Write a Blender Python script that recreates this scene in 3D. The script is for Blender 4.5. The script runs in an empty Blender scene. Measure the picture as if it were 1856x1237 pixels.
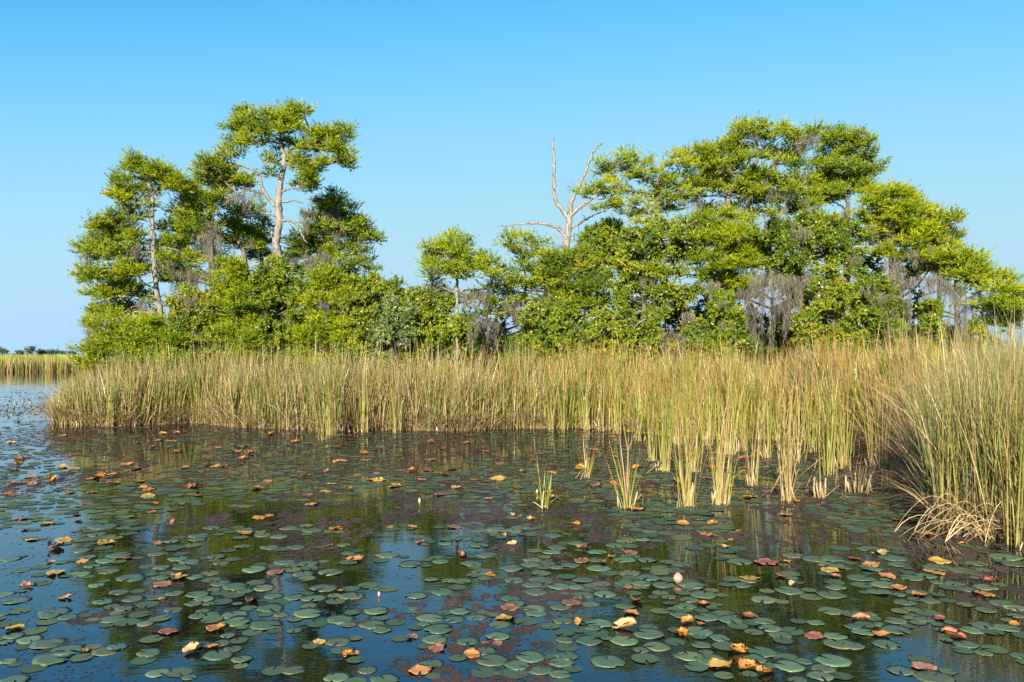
import bpy, math, random
import numpy as np

# ------------------------------------------------------------------ camera, sky, sun, exposure
SC = bpy.context.scene
COL = SC.collection
EYE = 2.2            # eye height above the water, metres
FPX = 1443.0         # focal length in photo pixels (28 mm lens)
HX, HY = 928.0, 640.0  # where straight ahead meets the horizon, photo pixels
cam_d = bpy.data.cameras.new('camera'); cam = bpy.data.objects.new('camera', cam_d); COL.objects.link(cam)
cam.location = (0, 0, EYE); cam.rotation_euler = (math.radians(90), 0, 0)
cam_d.sensor_width = 36.0; cam_d.lens = 36.0 * FPX / 1856.0
cam_d.shift_y = (HY - 618.5) / 1856.0
cam_d.clip_start = 0.1; cam_d.clip_end = 6000
SC.camera = cam

SUN_EL, SUN_AZ = math.radians(23), math.radians(180 + 13)   # azimuth clockwise from +Y: behind the viewer, to the left
world = bpy.data.worlds.new('World'); SC.world = world; world.use_nodes = True
wn, wl = world.node_tree.nodes, world.node_tree.links
wn.clear()
sky = wn.new('ShaderNodeTexSky'); sky.sky_type = 'NISHITA'; sky.sun_disc = False
sky.sun_elevation = SUN_EL; sky.sun_rotation = SUN_AZ
sky.altitude = 0; sky.air_density = 1.0; sky.dust_density = 0.0; sky.ozone_density = 8.0
scl = wn.new('ShaderNodeMix'); scl.data_type = 'RGBA'; scl.blend_type = 'MULTIPLY'; scl.inputs['Factor'].default_value = 1; scl.inputs['B'].default_value = (.1, .1, .1, 1)
cur = wn.new('ShaderNodeRGBCurve')      # the camera's response to the sky: soft shoulder towards the bright horizon
for ch, pts in zip(cur.mapping.curves, (((0, 0), (.03, .012), (.055, .06), (.077, .145), (.10, .245), (.13, .345), (.21, .455), (.37, .47), (.56, .45), (1, .5)),
                                        ((0, 0), (.1, .18), (.15, .37), (.193, .555), (.24, .655), (.32, .735), (.48, .765), (.67, .71), (.77, .67), (1, .65)),
                                        ((0, 0), (.2, .62), (.3, .82), (.46, .98), (.55, 1.0), (.68, 1.0), (.78, .94), (.90, .93), (1, .90)))):
    while len(ch.points) < len(pts): ch.points.new(.5, .5)
    for cp, p in zip(ch.points, pts): cp.location = p
cur.mapping.update()
bg = wn.new('ShaderNodeBackground'); bg.inputs['Strength'].default_value = 0.42
wo = wn.new('ShaderNodeOutputWorld')
wl.new(sky.outputs[0], scl.inputs['A']); wl.new(scl.outputs['Result'], cur.inputs['Color']); wl.new(cur.outputs[0], bg.inputs['Color']); wl.new(bg.outputs[0], wo.inputs['Surface'])

sun_d = bpy.data.lights.new('sun', 'SUN'); sun = bpy.data.objects.new('sun', sun_d); COL.objects.link(sun)
sun_d.energy = 5.0; sun_d.angle = math.radians(0.5); sun_d.color = (1.0, 0.86, 0.66)
sun.location = (-20, -60, 40)
sun.rotation_euler = (math.radians(90) - SUN_EL, 0, -SUN_AZ + math.radians(180))
SC.view_settings.view_transform = 'Standard'; SC.view_settings.look = 'None'
SC.view_settings.gamma = 1.0; SC.view_settings.use_curve_mapping = False
SC.view_settings.exposure = 1.25
SC.render.engine = 'CYCLES'
SC.cycles.use_denoising = True
SC.cycles.max_bounces = 6; SC.cycles.diffuse_bounces = 3; SC.cycles.glossy_bounces = 3; SC.cycles.transmission_bounces = 4
SC.cycles.caustics_reflective = False; SC.cycles.caustics_refractive = False

R = np.random.default_rng(7)
random.seed(7)

# ------------------------------------------------------------------ helpers
def P(px, py, d):
    return np.array([(px - HX) / FPX * d, d, EYE + (HY - py) / FPX * d])
def W(px, py):
    d = EYE * FPX / (py - HY)
    return np.array([(px - HX) / FPX * d, d, 0.0])
def to_px(x, y):
    return HX + x / y * FPX, HY + EYE / y * FPX

_T = np.random.default_rng(3).random((256, 256))
def vnoise(x, y):
    xi, yi = np.floor(x).astype(int), np.floor(y).astype(int)
    fx, fy = x - xi, y - yi
    fx, fy = fx * fx * (3 - 2 * fx), fy * fy * (3 - 2 * fy)
    a, b = _T[xi % 256, yi % 256], _T[(xi + 1) % 256, yi % 256]
    c, e = _T[xi % 256, (yi + 1) % 256], _T[(xi + 1) % 256, (yi + 1) % 256]
    return (a * (1 - fx) + b * fx) * (1 - fy) + (c * (1 - fx) + e * fx) * fy
def fbm(x, y, o=4):
    s, a, t = 0, 1, 0
    for k in range(o):
        s = s + a * vnoise(x * 2 ** k + 17.3 * k, y * 2 ** k + 5.1 * k); t += a; a *= .55
    return s / t

def tag(o, label=None, cat=None, group=None, kind=None):
    if label: o['label'] = label
    if cat: o['category'] = cat
    if group: o['group'] = group
    if kind: o['kind'] = kind
    return o
def empty(name, loc, rz=0.0):
    o = bpy.data.objects.new(name, None); COL.objects.link(o)
    o.location = loc; o.rotation_euler = (0, 0, rz); o.empty_display_size = .2
    return o
def mesh(name, V, F, mat, attrs=None, smooth=False):
    """V (n,3); F (m,k) of one size or list of arrays"""
    me = bpy.data.meshes.new(name)
    V = np.asarray(V, np.float32)
    Fs = F if isinstance(F, list) and isinstance(F[0], np.ndarray) else [F]
    Fs = [np.asarray(f, np.int32) for f in Fs if len(f)]
    me.vertices.add(len(V)); me.vertices.foreach_set('co', V.ravel())
    nl = sum(f.size for f in Fs); nf = sum(len(f) for f in Fs)
    me.loops.add(nl); me.polygons.add(nf)
    me.loops.foreach_set('vertex_index', np.concatenate([f.ravel() for f in Fs]))
    starts, s = [], 0
    for f in Fs:
        starts.append(s + np.arange(len(f)) * f.shape[1]); s += f.size
    me.polygons.foreach_set('loop_start', np.concatenate(starts).astype(np.int32))
    if smooth: me.polygons.foreach_set('use_smooth', np.ones(nf, bool))
    me.update(calc_edges=True)
    for k, v in (attrs or {}).items():
        v = np.asarray(v, np.float32)
        if v.ndim == 1:
            a = me.attributes.new(k, 'FLOAT', 'POINT'); a.data.foreach_set('value', v)
        else:
            a = me.attributes.new(k, 'FLOAT_COLOR', 'POINT')
            c = np.ones((len(v), 4), np.float32); c[:, :3] = v
            a.data.foreach_set('color', c.ravel())
    if mat: me.materials.append(mat)
    return me
def obj(name, me, parent=None, loc=None):
    o = bpy.data.objects.new(name, me); COL.objects.link(o)
    if parent: o.parent = parent
    if loc is not None: o.location = loc
    return o

def smooth_path(pts, rad, n=5):
    pts = np.asarray(pts, float); rad = np.asarray(rad, float)
    if len(pts) < 3:
        t = np.linspace(0, 1, n + 1)[:, None]
        return pts[0] * (1 - t) + pts[-1] * t, np.interp(t[:, 0], [0, 1], [rad[0], rad[-1]])
    q = np.vstack([2 * pts[0] - pts[1], pts, 2 * pts[-1] - pts[-2]])
    out, ro = [], []
    for i in range(len(pts) - 1):
        p0, p1, p2, p3 = q[i], q[i + 1], q[i + 2], q[i + 3]
        for t in np.arange(n) / n:
            out.append(.5 * (2 * p1 + (p2 - p0) * t + (2 * p0 - 5 * p1 + 4 * p2 - p3) * t * t + (3 * p1 - p0 - 3 * p2 + p3) * t ** 3))
            ro.append(rad[i] * (1 - t) + rad[i + 1] * t)
    out.append(pts[-1]); ro.append(rad[-1])
    return np.array(out), np.array(ro)
def tube(pts, rad, sides=7, rough=0.12):
    pts = np.asarray(pts); n = len(pts)
    tan = np.gradient(pts, axis=0); tan /= np.linalg.norm(tan, axis=1, keepdims=True) + 1e-9
    ref = np.where(np.abs(tan[:, 1:2]) > .9, np.array([[1., 0, 0]]), np.array([[0, 1., 0]]))
    u = np.cross(tan, ref); u /= np.linalg.norm(u, axis=1, keepdims=True) + 1e-9
    v = np.cross(tan, u)
    a = np.linspace(0, 2 * np.pi, sides, endpoint=False)
    rr = np.asarray(rad)[:, None] * (1 + R.normal(0, rough, (n, sides)))
    V = pts[:, None, :] + rr[:, :, None] * (np.cos(a)[None, :, None] * u[:, None, :] + np.sin(a)[None, :, None] * v[:, None, :])
    V = np.vstack([V.reshape(-1, 3), pts[-1:] + tan[-1:] * rad[-1]])
    i, j = np.meshgrid(np.arange(n - 1), np.arange(sides), indexing='ij')
    j2 = (j + 1) % sides
    Q = np.stack([i * sides + j, i * sides + j2, (i + 1) * sides + j2, (i + 1) * sides + j], -1).reshape(-1, 4)
    jj = np.arange(sides)
    T3 = np.stack([(n - 1) * sides + jj, (n - 1) * sides + (jj + 1) % sides, np.full(sides, n * sides)], -1)
    return V, Q, T3
def join_tubes(ts):
    V, Q, T3, s = [], [], [], 0
    for v, q, t in ts:
        V.append(v); Q.append(q + s); T3.append(t + s); s += len(v)
    return np.vstack(V), [np.vstack(Q), np.vstack(T3)]

def unit(v): return v / (np.linalg.norm(v, axis=-1, keepdims=True) + 1e-9)
def leaf_tris(base, d, L, Wd, nrm):
    """pointed leaves, one triangle each: arrays (n,3),(n,3),(n,),(n,),(n,3) -> V, F"""
    d = unit(d); side = unit(np.cross(d, nrm)); L = L[:, None]; Wd = Wd[:, None]
    V = np.stack([base - side * Wd * .5, base + side * Wd * .5, base + d * L], 1).reshape(-1, 3)
    return V, np.arange(len(V)).reshape(-1, 3)

# ------------------------------------------------------------------ materials
def newmat(name):
    m = bpy.data.materials.new(name); m.use_nodes = True
    n = m.node_tree.nodes; n.clear()
    out = n.new('ShaderNodeOutputMaterial')
    return m, n, m.node_tree.links, out
def ramp(n, stops, interp='LINEAR'):
    r = n.new('ShaderNodeValToRGB'); e = r.color_ramp.elements; r.color_ramp.interpolation = interp
    while len(e) < len(stops): e.new(.5)
    for k, (p, c) in zip(e, stops): k.position = p; k.color = (*c, 1)
    return r
def leafy(name, stops, transl=.3, gloss=.06, trtint=(1.25, 1.15, .5)):
    """two-sided leaf: diffuse + translucent + a little sheen; colour from the per-leaf value t"""
    m, n, l, out = newmat(name)
    at = n.new('ShaderNodeAttribute'); at.attribute_name = 't'
    r = ramp(n, stops); l.new(at.outputs['Fac'], r.inputs[0])
    df = n.new('ShaderNodeBsdfDiffuse'); l.new(r.outputs[0], df.inputs[0])
    tr = n.new('ShaderNodeBsdfTranslucent')
    mu = n.new('ShaderNodeMix'); mu.data_type = 'RGBA'; mu.blend_type = 'MULTIPLY'; mu.inputs['Factor'].default_value = 1
    l.new(r.outputs[0], mu.inputs['A']); mu.inputs['B'].default_value = (*trtint, 1); l.new(mu.outputs['Result'], tr.inputs[0])
    mx = n.new('ShaderNodeMixShader'); mx.inputs[0].default_value = transl
    l.new(df.outputs[0], mx.inputs[1]); l.new(tr.outputs[0], mx.inputs[2])
    gl = n.new('ShaderNodeBsdfGlossy'); gl.inputs['Roughness'].default_value = .45; gl.inputs['Color'].default_value = (.8, .8, .8, 1)
    m2 = n.new('ShaderNodeMixShader'); m2.inputs[0].default_value = gloss
    l.new(mx.outputs[0], m2.inputs[1]); l.new(gl.outputs[0], m2.inputs[2]); l.new(m2.outputs[0], out.inputs[0])
    return m
def colattr(name, transl=.25, gloss=.05):
    """blade material: colour from the per-vertex colour c"""
    m, n, l, out = newmat(name)
    at = n.new('ShaderNodeAttribute'); at.attribute_name = 'c'
    df = n.new('ShaderNodeBsdfDiffuse'); l.new(at.outputs['Color'], df.inputs[0])
    tr = n.new('ShaderNodeBsdfTranslucent'); l.new(at.outputs['Color'], tr.inputs[0])
    mx = n.new('ShaderNodeMixShader'); mx.inputs[0].default_value = transl
    l.new(df.outputs[0], mx.inputs[1]); l.new(tr.outputs[0], mx.inputs[2])
    gl = n.new('ShaderNodeBsdfGlossy'); gl.inputs['Roughness'].default_value = .4
    m2 = n.new('ShaderNodeMixShader'); m2.inputs[0].default_value = gloss
    l.new(mx.outputs[0], m2.inputs[1]); l.new(gl.outputs[0], m2.inputs[2]); l.new(m2.outputs[0], out.inputs[0])
    return m
def barkmat(name, c1, c2, c3):
    m, n, l, out = newmat(name)
    tc = n.new('ShaderNodeTexCoord'); mp = n.new('ShaderNodeMapping'); mp.inputs['Scale'].default_value = (9, 9, 1.6)
    l.new(tc.outputs['Object'], mp.inputs[0])
    nz = n.new('ShaderNodeTexNoise'); nz.inputs['Scale'].default_value = 2.2; nz.inputs['Detail'].default_value = 8; nz.inputs['Roughness'].default_value = .65
    l.new(mp.outputs[0], nz.inputs['Vector'])
    r = ramp(n, [(.36, c1), (.50, c2), (.66, c3)]); l.new(nz.outputs['Fac'], r.inputs[0])
    bs = n.new('ShaderNodeBsdfPrincipled'); bs.inputs['Roughness'].default_value = .85
    l.new(r.outputs[0], bs.inputs['Base Color'])
    bp = n.new('ShaderNodeBump'); bp.inputs['Strength'].default_value = .7; bp.inputs['Distance'].default_value = .04
    l.new(nz.outputs['Fac'], bp.inputs['Height']); l.new(bp.outputs[0], bs.inputs['Normal']); l.new(bs.outputs[0], out.inputs[0])
    return m
M = {}
CYP = [(0, (0.062, 0.128, 0.012)), (.3, (0.163, 0.246, 0.012)), (.7, (0.322, 0.386, 0.012)), (1, (0.504, 0.487, 0.016))]
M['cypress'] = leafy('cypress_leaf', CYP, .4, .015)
M['cypress_dark'] = leafy('cypress_leaf_dark', [(0, (0.070, 0.135, 0.016)), (.5, (0.189, 0.277, 0.018)), (1, (0.396, 0.438, 0.018))], .36, .02)
M['cypress_yellow'] = leafy('cypress_leaf_yellow', [(0, (0.122, 0.202, 0.012)), (.5, (0.286, 0.355, 0.014)), (1, (0.510, 0.493, 0.020))], .42, .015)
M['shrub'] = leafy('shrub_leaf', [(0, (0.041, 0.090, 0.008)), (.5, (0.149, 0.227, 0.010)), (.88, (0.306, 0.345, 0.014)), (1, (0.491, 0.369, 0.040))], .38, .03)
M['shrub_warm'] = leafy('shrub_leaf_warm', [(0, (0.048, 0.097, 0.009)), (.4, (0.160, 0.233, 0.012)), (.75, (0.292, 0.321, 0.018)), (1, (0.455, 0.270, 0.040))], .38, .03)
M['shrub_grey'] = leafy('shrub_leaf_grey', [(0, (0.058, 0.110, 0.025)), (.5, (0.156, 0.226, 0.050)), (1, (0.263, 0.320, 0.110))], .3, .05)
M['far_leaf'] = leafy('far_leaf', [(0, (.05, .09, .06)), (1, (.10, .15, .09))], .2, .02)  # distance haze painted into the leaf colour as a bluer green
M['moss'] = leafy('spanish_moss', [(0, (.12, .112, .090)), (.6, (.26, .242, .195)), (1, (.41, .385, .32))], .4, .0, (1, 1, 1))
M['berry'] = leafy('pale_blossom', [(0, (.55, .52, .25)), (1, (.75, .72, .5))], .2, .05, (1, 1, 1))
M['bark'] = barkmat('bark_pale', (.08, .07, .06), (.22, .198, .170), (.355, .325, .290))
M['bark_mid'] = barkmat('bark_grey', (.05, .04, .033), (.14, .115, .09), (.24, .2, .16))
M['snag'] = barkmat('weathered_wood', (.085, .078, .07), (.24, .22, .195), (.38, .355, .325))
M['reed'] = colattr('reed_blade', .28, .05)
M['far_reed'] = colattr('far_reed_blade', .2, .0)

def water_mat():
    m, n, l, out = newmat('water')
    bs = n.new('ShaderNodeBsdfPrincipled')
    bs.inputs['Base Color'].default_value = (.006, .007, .005, 1); bs.inputs['Roughness'].default_value = .015; bs.inputs['IOR'].default_value = 1.72; bs.inputs['Specular Tint'].default_value = (.20, .70, 1.0, 1)
    tc = n.new('ShaderNodeTexCoord')
    mp = n.new('ShaderNodeMapping'); mp.inputs['Scale'].default_value = (1.2, 3.0, 1)
    l.new(tc.outputs['Object'], mp.inputs[0])
    nz = n.new('ShaderNodeTexNoise'); nz.inputs['Scale'].default_value = 1.1; nz.inputs['Detail'].default_value = 3
    l.new(mp.outputs[0], nz.inputs['Vector'])
    n2 = n.new('ShaderNodeTexNoise'); n2.inputs['Scale'].default_value = 9; n2.inputs['Detail'].default_value = 2
    l.new(mp.outputs[0], n2.inputs['Vector'])
    ad = n.new('ShaderNodeMath'); ad.operation = 'MULTIPLY_ADD'; ad.inputs[1].default_value = .12
    l.new(n2.outputs['Fac'], ad.inputs[0]); l.new(nz.outputs['Fac'], ad.inputs[2])
    bp = n.new('ShaderNodeBump'); bp.inputs['Strength'].default_value = .25; bp.inputs['Distance'].default_value = .012
    l.new(ad.outputs[0], bp.inputs['Height']); l.new(bp.outputs[0], bs.inputs['Normal']); l.new(bs.outputs[0], out.inputs[0])
    return m
M['water'] = water_mat()
def mud_mat():
    m, n, l, out = newmat('mud')
    nz = n.new('ShaderNodeTexNoise'); nz.inputs['Scale'].default_value = 3; nz.inputs['Detail'].default_value = 6
    tc = n.new('ShaderNodeTexCoord'); l.new(tc.outputs['Object'], nz.inputs['Vector'])
    r = ramp(n, [(.3, (.035, .028, .02)), (.7, (.10, .08, .055))]); l.new(nz.outputs['Fac'], r.inputs[0])
    bs = n.new('ShaderNodeBsdfPrincipled'); bs.inputs['Roughness'].default_value = .9
    l.new(r.outputs[0], bs.inputs['Base Color']); l.new(bs.outputs[0], out.inputs[0])
    return m
M['mud'] = mud_mat()
def pad_mat(name, green, rim, rimlo, rimhi, blotch=.0):
    """lily pad: waxy leaf with radiating veins, colour from the rim inwards; object space, radius 1"""
    m, n, l, out = newmat(name)
    tc = n.new('ShaderNodeTexCoord'); oi = n.new('ShaderNodeObjectInfo')
    sx = n.new('ShaderNodeSeparateXYZ'); l.new(tc.outputs['Object'], sx.inputs[0])
    r2 = n.new('ShaderNodeVectorMath'); r2.operation = 'LENGTH'; l.new(tc.outputs['Object'], r2.inputs[0])
    nz = n.new('ShaderNodeTexNoise'); nz.noise_dimensions = '4D'; nz.inputs['Scale'].default_value = 2.6; nz.inputs['Detail'].default_value = 6
    l.new(tc.outputs['Object'], nz.inputs['Vector'])
    mw = n.new('ShaderNodeMath'); mw.operation = 'MULTIPLY'; mw.inputs[1].default_value = 40; l.new(oi.outputs['Random'], mw.inputs[0]); l.new(mw.outputs[0], nz.inputs['W'])
    an = n.new('ShaderNodeMath'); an.operation = 'ARCTAN2'; l.new(sx.outputs[1], an.inputs[0]); l.new(sx.outputs[0], an.inputs[1])
    av = n.new('ShaderNodeMath'); av.operation = 'MULTIPLY'; av.inputs[1].default_value = 11; l.new(an.outputs[0], av.inputs[0])
    co = n.new('ShaderNodeMath'); co.operation = 'COSINE'; l.new(av.outputs[0], co.inputs[0])
    pw = n.new('ShaderNodeMapRange'); pw.inputs['From Min'].default_value = .93; pw.inputs['From Max'].default_value = 1.0; l.new(co.outputs[0], pw.inputs['Value'])
    # base tint varies per leaf
    g2 = tuple(c * 1.45 for c in green); g0 = tuple(c * .75 for c in green)
    rr = ramp(n, [(0, g0), (.6, green), (.93, g2), (1, (green[0] * 2.2, green[1] * 1.3, green[2] * .6))])
    mixf = n.new('ShaderNodeMath'); mixf.operation = 'MULTIPLY_ADD'; mixf.inputs[1].default_value = .35
    l.new(nz.outputs['Fac'], mixf.inputs[0])
    m3 = n.new('ShaderNodeMath'); m3.operation = 'MULTIPLY'; m3.inputs[1].default_value = .75; l.new(oi.outputs['Random'], m3.inputs[0]); l.new(m3.outputs[0], mixf.inputs[2])
    l.new(mixf.outputs[0], rr.inputs[0])
    vm = n.new('ShaderNodeMix'); vm.data_type = 'RGBA'
    vs = n.new('ShaderNodeMath'); vs.operation = 'MULTIPLY'; vs.inputs[1].default_value = .28; l.new(pw.outputs[0], vs.inputs[0]); l.new(vs.outputs[0], vm.inputs['Factor'])
    l.new(rr.outputs[0], vm.inputs['A']); vm.inputs['B'].default_value = (green[0] * 2.4, green[1] * 1.9, green[2] * 1.7, 1)
    # withered rim
    ra = n.new('ShaderNodeMath'); ra.operation = 'MULTIPLY_ADD'; ra.inputs[1].default_value = .9; l.new(nz.outputs['Fac'], ra.inputs[0]); l.new(r2.outputs['Value'], ra.inputs[2])
    rg = n.new('ShaderNodeMapRange'); rg.inputs['From Min'].default_value = rimlo + .45; rg.inputs['From Max'].default_value = rimhi + .45; l.new(ra.outputs[0], rg.inputs['Value'])
    rimr = ramp(n, [(.35, rim[0]), (.5, rim[1]), (.68, rim[2])]); l.new(nz.outputs['Fac'], rimr.inputs[0])
    fm = n.new('ShaderNodeMix'); fm.data_type = 'RGBA'; l.new(rg.outputs[0], fm.inputs['Factor']); l.new(vm.outputs['Result'], fm.inputs['A']); l.new(rimr.outputs[0], fm.inputs['B'])
    bs = n.new('ShaderNodeBsdfPrincipled'); bs.inputs['Roughness'].default_value = .42; bs.inputs['Specular IOR Level'].default_value = .4
    l.new(fm.outputs['Result'], bs.inputs['Base Color'])
    bp = n.new('ShaderNodeBump'); bp.inputs['Strength'].default_value = .3; bp.inputs['Distance'].default_value = .03
    l.new(pw.outputs[0], bp.inputs['Height']); l.new(bp.outputs[0], bs.inputs['Normal'])
    l.new(bs.outputs[0], out.inputs[0])
    return m
BRN, ORG, YEL, RED = (.12, .058, .03), (.42, .175, .04), (.50, .30, .045), (.20, .065, .04)
M['pad'] = pad_mat('pad_green', (.068, .115, .056), (BRN, BRN, ORG), 1.15, 1.3)
M['pad_rim'] = pad_mat('pad_green_browning', (.076, .114, .05), (BRN, BRN, ORG), .92, 1.08)
M['pad_yellow'] = pad_mat('pad_yellow', (.34, .23, .045), (ORG, YEL, YEL), .55, 1.0)
M['pad_orange'] = pad_mat('pad_orange', (.36, .17, .04), (RED, ORG, YEL), .35, .9)
M['pad_brown'] = pad_mat('pad_brown', (.17, .085, .045), (BRN, (.30, .13, .06), ORG), .5, 1.0)
M['pad_red'] = pad_mat('pad_red', (.22, .075, .045), (RED, (.34, .11, .07), ORG), .5, 1.0)
M['pad_pink'] = pad_mat('pad_pink', (.35, .165, .085), (RED, (.36, .17, .075), (.44, .27, .13)), .5, 1.0)
M['pad_pale'] = pad_mat('pad_pale', (.46, .31, .14), (ORG, (.48, .33, .14), (.55, .42, .22)), .5, 1.0)
M['bud_yellow'] = leafy('bud_yellow', [(0, (.55, .52, .16)), (1, (.7, .66, .3))], .1, .1, (1, 1, 1))
M['bud_pink'] = leafy('bud_pink', [(0, (.52, .20, .17)), (1, (.68, .36, .28))], .1, .1, (1, 1, 1))
M['bud_stem'] = leafy('bud_stem', [(0, (.14, .12, .04)), (1, (.2, .18, .06))], .0, .05)
M['weed'] = leafy('floating_weed', [(0, (.030, .023, .018)), (.5, (.065, .050, .040)), (.85, (.105, .080, .058)), (1, (.17, .11, .05))], .0, .03, (1, 1, 1))
M['farpad'] = leafy('far_pad', [(0, (.045, .080, .042)), (.7, (.068, .112, .054)), (1, (.11, .135, .052))], .0, .05, (1, 1, 1))

# ------------------------------------------------------------------ the setting: water, island ground, far marsh ground
s = 3500
o = obj('water', mesh('water', [(-s, -300, 0), (s, -300, 0), (s, 5000, 0), (-s, 5000, 0)], [[0, 1, 2, 3]], M['water'])); tag(o, kind='structure')

# front edge of the reed bank, from photo pixels laid on the water
FRONT_PX = [(95, 768), (150, 771), (200, 773), (290, 770), (350, 767), (420, 774), (480, 778), (560, 780), (620, 783), (700, 780), (800, 782), (880, 779), (950, 777), (1060, 776),
            (1150, 784), (1230, 792), (1300, 797), (1400, 797), (1480, 799), (1550, 806), (1625, 826), (1652, 846), (1655, 880), (1672, 920), (1692, 955), (1720, 968), (1790, 974), (1856, 984), (1960, 1000)]
FRONT = np.array([W(*p)[:2] for p in FRONT_PX])
LEFTB = np.array([(-16.6, 29.5), (-18.2, 34.0)])
BANK = np.vstack([LEFTB[::-1], FRONT, [(9.5, 8.3), (16, 10), (26, 30), (26, 45), (-20, 45)]])
EDGE = np.vstack([LEFTB[::-1], FRONT])
def inside(x, y, poly=BANK):
    c = np.zeros(len(x), bool); n = len(poly)
    for i in range(n):
        x1, y1 = poly[i]; x2, y2 = poly[(i + 1) % n]
        k = ((y1 > y) != (y2 > y)) & (x < (x2 - x1) * (y - y1) / (y2 - y1 + 1e-12) + x1)
        c ^= k
    return c
def edge_dist(x, y, line=EDGE):
    p = np.stack([x, y], -1); best = np.full(len(x), 1e9)
    for a, b in zip(line[:-1], line[1:]):
        ab = b - a; t = np.clip(((p - a) @ ab) / (ab @ ab), 0, 1)
        best = np.minimum(best, np.linalg.norm(p - a - t[:, None] * ab, axis=1))
    return best
gx, gy = np.meshgrid(np.arange(-21, 27.1, .5), np.arange(8, 46.1, .5), indexing='ij')
e = edge_dist(gx.ravel(), gy.ravel()); ins = inside(gx.ravel(), gy.ravel())
gz = np.where(ins, np.clip(e - .15, -.3, 2.0) * .07, -.25) + .03 * (fbm(gx.ravel() * 1.3, gy.ravel() * 1.3) - .5)
nx, ny = gx.shape
ii, jj = np.meshgrid(np.arange(nx - 1), np.arange(ny - 1), indexing='ij')
F = np.stack([ii * ny + jj, (ii + 1) * ny + jj, (ii + 1) * ny + jj + 1, ii * ny + jj + 1], -1).reshape(-1, 4)
o = obj('island_ground', mesh('island_ground', np.stack([gx.ravel(), gy.ravel(), gz], -1), F, M['mud'], smooth=True)); tag(o, kind='structure')
o = obj('marsh_ground', mesh('marsh_ground', [(-1800, 93, .05), (1800, 93, .05), (1800, 4800, .06), (-1800, 4800, .06)], [[0, 1, 2, 3]], M['mud'])); tag(o, kind='structure')

# ------------------------------------------------------------------ reeds
STRAW = np.array([(0.482, 0.358, 0.165), (0.414, 0.291, 0.144), (0.526, 0.414, 0.213), (0.358, 0.241, 0.128)])
GREEN = np.array([(0.183, 0.237, 0.060), (0.244, 0.292, 0.066), (0.143, 0.197, 0.071), (0.285, 0.299, 0.049)])
CATT = np.array([(0.227, 0.290, 0.032), (0.290, 0.340, 0.036), (0.170, 0.254, 0.028), (0.354, 0.354, 0.046)])
TIP = np.array([(.48, .21, .055), (.42, .23, .08), (.52, .28, .09)])
def blades(x, y, h, w, lean, bend, az, cb, cm, ct, z0=None, segs=3, face=None):
    """flat tapering blades; cb/cm/ct colours at base, middle and tip"""
    n = len(x)
    ts = np.linspace(0, 1, segs + 1)
    if face is None: face = R.uniform(0, np.pi, n)
    side = np.stack([np.cos(face), np.sin(face), np.zeros(n)], -1)
    hd = np.stack([np.cos(az), np.sin(az), np.zeros(n)], -1)
    base = np.stack([x, y, z0 if z0 is not None else np.zeros(n) - .03], -1)
    V, C = [], []
    for t in ts:
        out = lean * t * h + bend * t ** 2.4 * h
        zz = h * t * (1 - .55 * np.clip(bend, 0, 1.6) * t ** 1.8)
        c = base + hd * out[:, None] + np.array([0, 0, 1.]) * zz[:, None]
        ww = w * (1 - .1 * t - .85 * t ** 2.2)
        V += [c - side * ww[:, None] * .5, c + side * ww[:, None] * .5]
        col = cb * (1 - t / .45) + cm * (t / .45) if t < .45 else cm * (1 - (t - .45) / .55) + ct * ((t - .45) / .55)
        C += [col, col]
    V = np.stack(V, 1); C = np.stack(C, 1); k = 2 * (segs + 1)
    f0 = np.array([[2 * i, 2 * i + 1, 2 * i + 3, 2 * i + 2] for i in range(segs)])
    F = (np.arange(n)[:, None, None] * k + f0[None]).reshape(-1, 4)
    return V.reshape(-1, 3), F, C.reshape(-1, 3)
def pick(a, n): return a[R.integers(0, len(a), n)] * R.uniform(.5, 1.35, (n, 1))
class Acc:
    def __init__(s): s.V, s.F, s.C, s.n = [], [], [], 0
    def add(s, vfc):
        v, f, c = vfc; s.V.append(v); s.F.append(f + s.n); s.C.append(c); s.n += len(v)
    def mesh(s, name, mat): return mesh(name, np.vstack(s.V), np.vstack(s.F), mat, {'c': np.vstack(s.C)})

def bank_points(n, x0, x1, y0, y1, falloff, maxd):
    xs, ys, ds = [], [], []; got = 0
    while got < n:
        x = R.uniform(x0, x1, n * 3); y = R.uniform(y0, y1, n * 3)
        k = inside(x, y); x, y = x[k], y[k]
        d = edge_dist(x, y); k = (d < maxd) & (R.random(len(d)) < np.exp(-d / falloff)); x, y, d = x[k], y[k], d[k]
        # tussocky: thin the gaps between clumps
        t = fbm(x * 1.7, y * 1.7, 3); k = R.random(len(x)) < np.clip((t - .34) * 5.0, .10, 1); x, y, d = x[k], y[k], d[k]
        xs.append(x); ys.append(y); ds.append(d); got += len(x)
    return np.concatenate(xs)[:n], np.concatenate(ys)[:n], np.concatenate(ds)[:n]
HPX = [0, 95, 130, 200, 400, 560, 700, 850, 1000, 1200, 1400, 1600, 1750, 1900]
HTV = [1.3, 1.35, 1.7, 2.15, 2.35, 2.3, 2.15, 2.4, 2.4, 2.25, 2.25, 2.35, 2.5, 2.6]
def height_at(x, y):
    px, _ = to_px(x, y)
    return np.interp(px, HPX, HTV) * (.60 + .74 * fbm(x * 1.1 + 40, y * .9, 3))

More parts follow.
